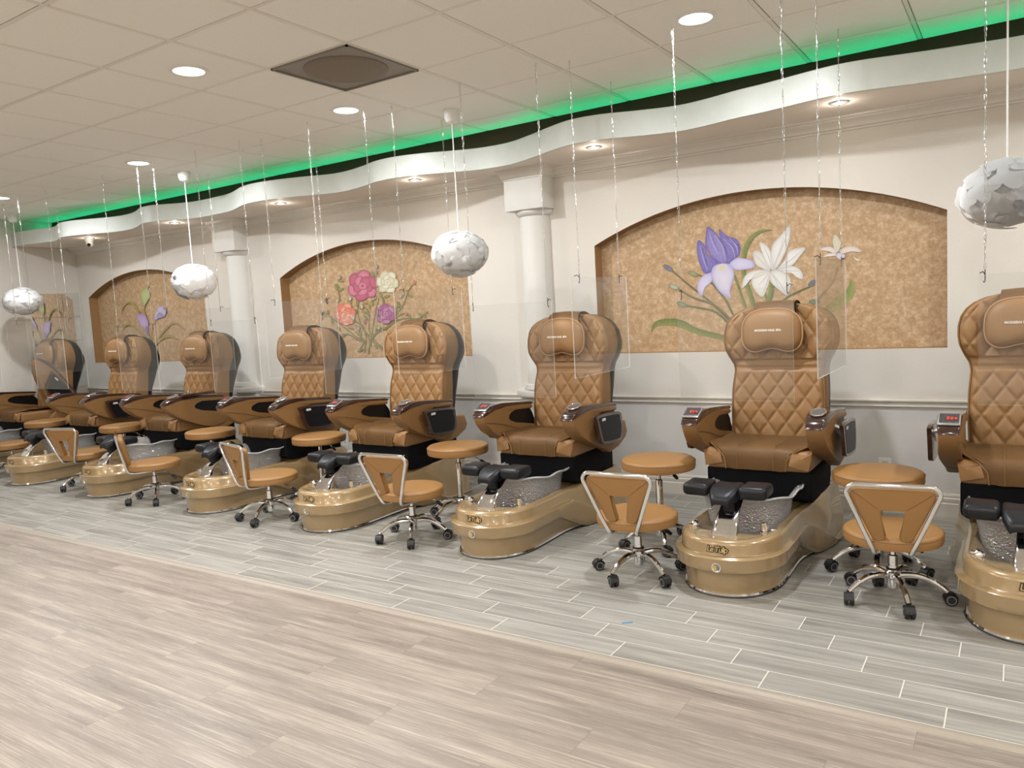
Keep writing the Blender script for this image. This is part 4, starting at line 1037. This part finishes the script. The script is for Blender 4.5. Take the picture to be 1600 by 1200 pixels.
def make_arm(parent, s):
    def P(l): return [(L(y)-APY, z-APZ) for y, z in l]
    body = [(4.125, .745), (4.130, .765), (4.17, .780), (4.24, .790), (4.30, .790), (4.40, .797), (4.50, .790), (4.72, .772), (4.742, .758), (4.735, .742), (4.70, .739), (4.50, .758), (4.44, .755), (4.412, .738), (4.402, .708), (4.422, .684), (4.50, .668), (4.65, .640), (4.76, .618),
            (4.79, .60), (4.78, .55), (4.72, .505), (4.62, .492), (4.52, .515), (4.40, .560), (4.30, .602), (4.22, .645), (4.16, .690)]
    bm = NB(); prism(bm, P(body), 'X', -.055, .055, .016, 4)
    for v in bm.verts:     # taper the nose and belly in plan
        v.co.x *= lerp(.80, 1.0, sstep(-.66, -.50, v.co.y))*lerp(.72, 1.0, sstep(-.13, .06, v.co.z))
    arm = obj('armrest', bm, LEATHER_D, parent, loc=((-.328, .348)[s > 0], APY+.045, APZ), angle=45)
    bm = NB(); P2 = [(4.122, .752), (4.126, .772), (4.165, .800), (4.25, .826), (4.34, .826), (4.50, .812), (4.72, .792), (4.755, .782), (4.757, .768), (4.73, .768), (4.50, .788), (4.40, .797), (4.30, .803), (4.22, .792), (4.16, .765)]
    prism(bm, P(P2), 'X', -.056, .056, .009, 3)
    for v in bm.verts: v.co.x *= lerp(.82, 1.0, sstep(-.66, -.55, v.co.y))*lerp(1, .86, sstep(-.3, .0, v.co.y))
    obj('wood_top', bm, WOOD, arm, angle=45)
    bm = NB(); prism(bm, P([(4.40, .70), (4.45, .765), (4.71, .75), (4.755, .70), (4.785, .63), (4.74, .61), (4.5, .655)]), 'X', -.040, .040); obj('inner_panel', bm, SHELL, arm)
    bm = NB(); tube(bm, [(0 + .0627*0+s*-.050*1.0, L(y)-APY, z-APZ) for y, z in [(4.15, .715), (4.22, .705), (4.35, .675), (4.5, .63), (4.66, .585)]], .0012, 4); obj('seam', bm, SHELL, arm)
    if s < 0:   # remote control panel
        rot = Matrix.Rotation(RD(24), 3, 'X')
        bm = NB(); box(bm, (0, L(4.195)-APY, .8175-APZ), (.098, .105, .008), .003, 2, rot); obj('control_panel', bm, SILVER, arm)
        bm = NB(); box(bm, (0, L(4.195)-APY, .8212-APZ), (.084, .08, .008), .002, 1, rot); obj('display', bm, DISPLAY, arm)
        bm = NB()
        for k in range(3): box(bm, (.012+.010*(k-1)*1.6, L(4.185)-APY, .8235-APZ-.004*0), (.012, .030-.006*k, .005), .001, 1, rot)
        obj('red_digits', bm, REDLED, arm, angle=0)
    else:       # chrome cup ring
        bm = NB(); pts = []
        for k in range(36):
            t = 2*pi*k/36; pts.append((.038*cos(t), L(4.235)-APY+.052*sin(t), .8315-APZ+.012*sin(t)))
        tube(bm, pts, .0045, 8, closed=True); obj('cup_ring', bm, CHROME, arm)
        bm = NB(); vs = [bm.verts.new((.034*cos(2*pi*k/24), L(4.235)-APY+.047*sin(2*pi*k/24), .833-APZ+.011*sin(2*pi*k/24))) for k in range(24)]; bm.faces.new(vs)
        bmesh.ops.solidify(bm, geom=bm.faces[:], thickness=.002); obj('cup_lid', bm, SILVER, arm)
    # chrome pivot
    bm = NB(); lathe(bm, [(0, 0), (.013, 0), (.014, .006), (.007, .01), (0, .01)], n=16, axis='X'); o = obj('pivot_cap', bm, CHROME, arm, loc=(s*.05, L(4.765)-APY, .665-APZ))
    if s < 0: o.rotation_euler = (0, 0, pi)
    return arm
def make_tray(parent, s):
    bm = NB(); poly = []
    for y, z in [(4.345, .758), (4.66, .742), (4.695, .70), (4.712, .64), (4.695, .575), (4.66, .548), (4.42, .562), (4.385, .60), (4.36, .66), (4.340, .72)]: poly.append((L(y), z))
    poly = [(v.x, v.y) for v in catmull([(a, b, 0) for a, b in poly], 3, True)]
    prism(bm, [(a-L(4.4), b-.75) for a, b in poly], 'X', -.011, .011, .004, 2)
    tr = obj('side_tray', bm, WOOD, parent, loc=((-.425, .447)[s > 0], L(4.44), .75), angle=40)
    bm = NB(); prism(bm, [((a-L(4.53))*.84+L(4.53)-L(4.4), (b-.65)*.84+.65-.75) for a, b in poly], 'X', min(s*.010, s*.0125), max(s*.010, s*.0125)); obj('tray_panel', bm, SHELL, tr)
    bm = NB(); box(bm, (s*.0128, L(4.425)-L(4.4), -.028), (.001, .05, .017)); obj('tray_label', bm, LABELW, tr, angle=0)
    bm = NB(); tube(bm, [(0, 0, -.03), (-s*.055, 0, -.015)], .012, 10); obj('tray_bracket', bm, SILVER, tr)
    return tr
def make_chair():
    root = empty('pedicure_chair')
    make_tub(root); make_basin(root); make_footrest(root); make_seat(root); make_back(root)
    make_arm(root, -1); make_arm(root, 1); make_tray(root, -1); make_tray(root, 1)
    return root
CH = [(.05, 0, 'tan pedicure chair with foot tub cut off by the right edge of the photo'),
      (-1.235, 0, 'tan pedicure chair with foot tub in front of the iris alcove, seen nearly head on'),
      (-2.70, 0, 'tan pedicure chair with foot tub just right of the nearer white column'),
      (-4.11, 0, 'tan pedicure chair with foot tub in front of the right end of the rose alcove'),
      (-5.45, 0, 'tan pedicure chair with foot tub at the left end of the rose alcove'),
      (-6.95, 0, 'tan pedicure chair with side tray swung up flat, before the farther white column'),
      (-8.36, 0, 'tan pedicure chair with foot tub in front of the crocus painting'),
      (-9.87, -.04, 'tan pedicure chair with one armrest raised, farthest away beside the mirror')]
proto = make_chair(); chairs = []
for k, (x, dy, lb) in enumerate(CH):
    o = proto if k == 0 else copy_tree(proto)
    o.location = (x, Y0+dy, 0); tag(o, lb, 'pedicure chair', 'pedicure chairs along the wall'); chairs.append(o)
def child(o, nm, pick):
    c = [k for k in kids(o) if k.name.split('.')[0] == nm]; return sorted(c, key=lambda q: q.location.x)[pick]
# sixth chair: right tray lies flat above the arm
t = child(chairs[5], 'side_tray', -1); t.rotation_euler = (0, RD(84), 0); t.location = (.442, L(4.40), .835)
# farthest chair: right arm swung up, trays off
a = child(chairs[7], 'armrest', -1); tr_ = child(chairs[7], 'side_tray', -1)
Rx = Matrix.Rotation(RD(-50), 3, 'X'); off = Vector(tr_.location)-Vector(a.location)
a.rotation_euler = (RD(-50), 0, 0); tr_.rotation_euler = (RD(-50), 0, 0); tr_.location = Vector(a.location)+Rx @ off
t = child(chairs[7], 'side_tray', 0)
for c in kids(t): bpy.data.objects.remove(c)
bpy.data.objects.remove(t)

# ------------------------------------------------------------------ stools
def stool_base(root, seat_z, rot0, leg_r=.225):
    hz = .115
    bm = NB(); lathe(bm, [(.013, .055), (.024, .058), (.026, .07), (.026, .10), (.034, .108), (.036, .135), (.030, .142), (.026, .15), (.026, .165), (.0, .165)], n=24); obj('hub', bm, CHROME, root)
    bm = NB(); lathe(bm, [(.022, .15), (.022, seat_z-.13), (.019, seat_z-.128), (.014, seat_z-.126), (.014, seat_z-.05)], n=20); obj('gas_lift', bm, CHROME, root)
    bm = NB(); lathe(bm, [(.024, .145), (.030, .147), (.030, .156), (.024, .158)], n=20); obj('collar_ring', bm, RUBBER, root)
    for k in range(5):
        a = rot0+2*pi*k/5; d = Vector((cos(a), sin(a), 0))
        prof = [(.02, .118), (.07, .126), (.12, .122), (.165, .105), (.20, .083), (leg_r, .062)]
        bm = NB(); pts = catmull([tuple(d*r+Vector((0, 0, z))) for r, z in prof], 3)
        tube(bm, pts, [lerp(.0155, .0125, i/(len(pts)-1)) for i in range(len(pts))], 10)
        lg = obj('leg', bm, CHROME, root)
        cas = a+random.uniform(-1.2, 1.2); c = Vector((cos(cas), sin(cas), 0)); P = d*leg_r; w = Vector((-c.y, c.x, 0))
        bm = NB(); tube(bm, [P+Vector((0, 0, .066)), P+Vector((0, 0, .045))], .009, 8)
        ctr = P+c*.012
        for s in (-1, 1):
            before = set(bm.faces)
            lathe(bm, [(0, -.0095), (.0165, -.0095), (.0205, -.0100), (.0262, -.008), (.0285, -.004), (.0285, .004), (.0262, .008), (.0205, .0100), (.0165, .0095), (0, .0095)], n=20, axis='X')
            bm.verts.ensure_lookup_table()
            for f in bm.faces:
                if f not in before:
                    rs_ = sorted(sqrt(v.co.y**2+v.co.z**2) for v in f.verts)
                    if .016 < rs_[0] and rs_[-1] < .021: f.material_index = 1
            for v in bm.verts[-(2+8*20):]:
                q = v.co; v.co = ctr+w*(q.x+s*.0125)+c*q.y+Vector((0, 0, q.z+.0288))
        # hood
        G = []
        for i in range(9):
            t = pi*(.02+.96*i/8); row = []
            for sw in (-1, 1): row.append(bm.verts.new(ctr+w*(sw*.021)+c*(.0315*cos(t))+Vector((0, 0, .0295+.0315*sin(t)))))
            G.append(row)
        grid_faces(bm, G)
        cs = obj('caster', bm, RUBBER, lg, mats=[RUBBER, GREYR])
    return root
def ring_seat(root, r, z0, z1):
    bm = NB(); lathe(bm, [(0, z0), (r*.9, z0), (r*.985, z0+.006), (r, z0+.018), (r, z1-.018), (r*.985, z1-.006), (r*.95, z1), (r*.8, z1+.004), (r*.4, z1+.006), (0, z1+.007)], n=56); seat = obj('seat', bm, STOOL_L, root, angle=50)
    bm = NB(); tube(bm, [((r+.0005)*cos(t), (r+.0005)*sin(t), z1-.012) for t in [2*pi*k/48 for k in range(48)]], .0018, 5, closed=True); obj('seat_seam', bm, LEATHER_D, seat)
    bm = NB(); box(bm, (0, 0, z0-.012), (.16, .16, .022), .006); obj('seat_plate', bm, SHELL, root)
def lever(root, z, a):
    d = Vector((cos(a), sin(a), 0)); bm = NB(); tube(bm, [d*.04+Vector((0, 0, z)), d*.12+Vector((0, 0, z-.012)), d*.17+Vector((0, 0, z-.05))], .004, 6)
    l_ = obj('height_lever', bm, CHROME, root); bm = NB(); tube(bm, [d*.165+Vector((0, 0, z-.046)), d*.18+Vector((0, 0, z-.058)), d*.205+Vector((0, 0, z-.078))], [.008, .012, .010], 8); obj('lever_grip', bm, RUBBER, l_)
def make_backed_stool():
    root = empty('pedicure_stool'); stool_base(root, .345, 0)
    ring_seat(root, .215, .288, .345); lever(root, .27, .9)
    # backrest on -Y side: trapezoid pad with cut-out, chrome loop frame
    lean = lambda z: -(.205+.05*(z-.34)/.26)
    oc = [(-.148, .588), (.148, .588), (.165, .581), (.173, .565), (.168, .543), (.085, .355), (.070, .338), (.050, .335), (.032, .345), (.026, .362), (.058, .487), (.052, .492), (-.052, .492), (-.058, .487), (-.026, .362), (-.032, .345), (-.050, .335), (-.070, .338), (-.085, .355), (-.168, .543), (-.173, .565), (-.165, .581)]
    bm = NB(); prism(bm, oc, 'Y', -.019, .019, .007, 3)
    for v in bm.verts: v.co.y += lean(v.co.z)+.016
    pad = obj('backrest_pad', bm, STOOL_L, root, angle=45)
    bm = NB()
    for s in (-1, 1): tube(bm, [(s*.168, lean(.578)-.0042, .578), (s*.056, lean(.49)-.0042, .49)], .0011, 4)
    obj('pad_stitching', bm, LEATHER_D, pad)
    bm = NB(); pts = [(-.072, -.02, .272), (-.072, -.12, .270), (-.073, -.185, .278), (-.082, lean(.30)-.008, .305), (-.105, lean(.36)-.012, .36), (-.166, lean(.52)-.012, .515), (-.184, lean(.56)-.012, .562), (-.182, lean(.585)-.012, .583), (-.168, lean(.6)-.012, .600), (-.143, lean(.6)-.012, .606), (0, lean(.61)-.012, .606)]
    full = pts+[(-x, y, z) for x, y, z in pts[::-1][1:]]
    tube(bm, catmull(full, 4), .0105, 12); obj('back_frame', bm, CHROME, root)
    return root
def make_round_stool():
    root = empty('round_stool'); stool_base(root, .53, 0)
    ring_seat(root, .218, .468, .53); lever(root, .445, .7); return root
def turn_base(o, deg):      # swivel base: the legs stand at their own angle to the seat
    for c in kids(o):
        if c.name.split('.')[0] == 'leg': c.rotation_euler = (0, 0, RD(deg)-o.rotation_euler[2])
bs = make_backed_stool()
BST = [(-.49, 3.92, 7, 'tan rolling stool with backrest seen from behind, right of the head-on pedicure chair'),
       (-1.71, 3.75, 2, 'tan rolling stool with backrest immediately left of the head-on pedicure tub'),
       (-3.33, 3.79, 2, 'tan rolling stool with backrest left of the pedicure tub nearest the nearer column'),
       (-4.70, 3.76, -14, 'tan rolling stool with backrest turned sideways, fourth stool with a back from the right'),
       (-6.20, 3.78, -30, 'tan rolling stool with backrest seen exactly edge on'),
       (-7.45, 3.87, 16, 'tan rolling stool with backrest second from the left, partly hidden by a footrest'),
       (-9.05, 3.93, 10, 'tan rolling stool with backrest at the left edge of the photo')]
for k, (x, y, a, lb) in enumerate(BST):
    o = bs if k == 0 else copy_tree(bs); o.location = (x, y, 0); o.rotation_euler = (0, 0, RD(a)); tag(o, lb, 'stool', 'rolling stools with backrests'); turn_base(o, (5, 40, 18, 3, 38, 46, 0)[k])
rs = make_round_stool()
RST = [(-.605, 4.30, 0, .54, 'round backless tan stool between the two rightmost pedicure chairs'),
       (-1.80, 4.28, 40, .52, 'round backless tan stool left of the head-on pedicure chair, by the wall'),
       (-3.33, 4.32, 15, .535, 'round backless tan stool in front of the nearer white column'),
       (-4.80, 4.38, 60, .50, 'round backless tan stool mostly hidden behind a black footrest'),
       (-6.14, 4.32, 25, .53, 'round backless tan stool in front of the sixth pedicure chair from the right'),
       (-7.55, 4.32, 50, .53, 'round backless tan stool between the two chairs before the crocus alcove'),
       (-9.02, 4.30, 10, .53, 'round backless tan stool farthest away, beside the mirror end')]
for k, (x, y, a, z, lb) in enumerate(RST):
    o = rs if k == 0 else copy_tree(rs); o.location = (x, y, 0); o.rotation_euler = (0, 0, RD(a)); tag(o, lb, 'stool', 'round backless stools'); turn_base(o, (60, 10, 40, 20, 62, 20, 30)[k])
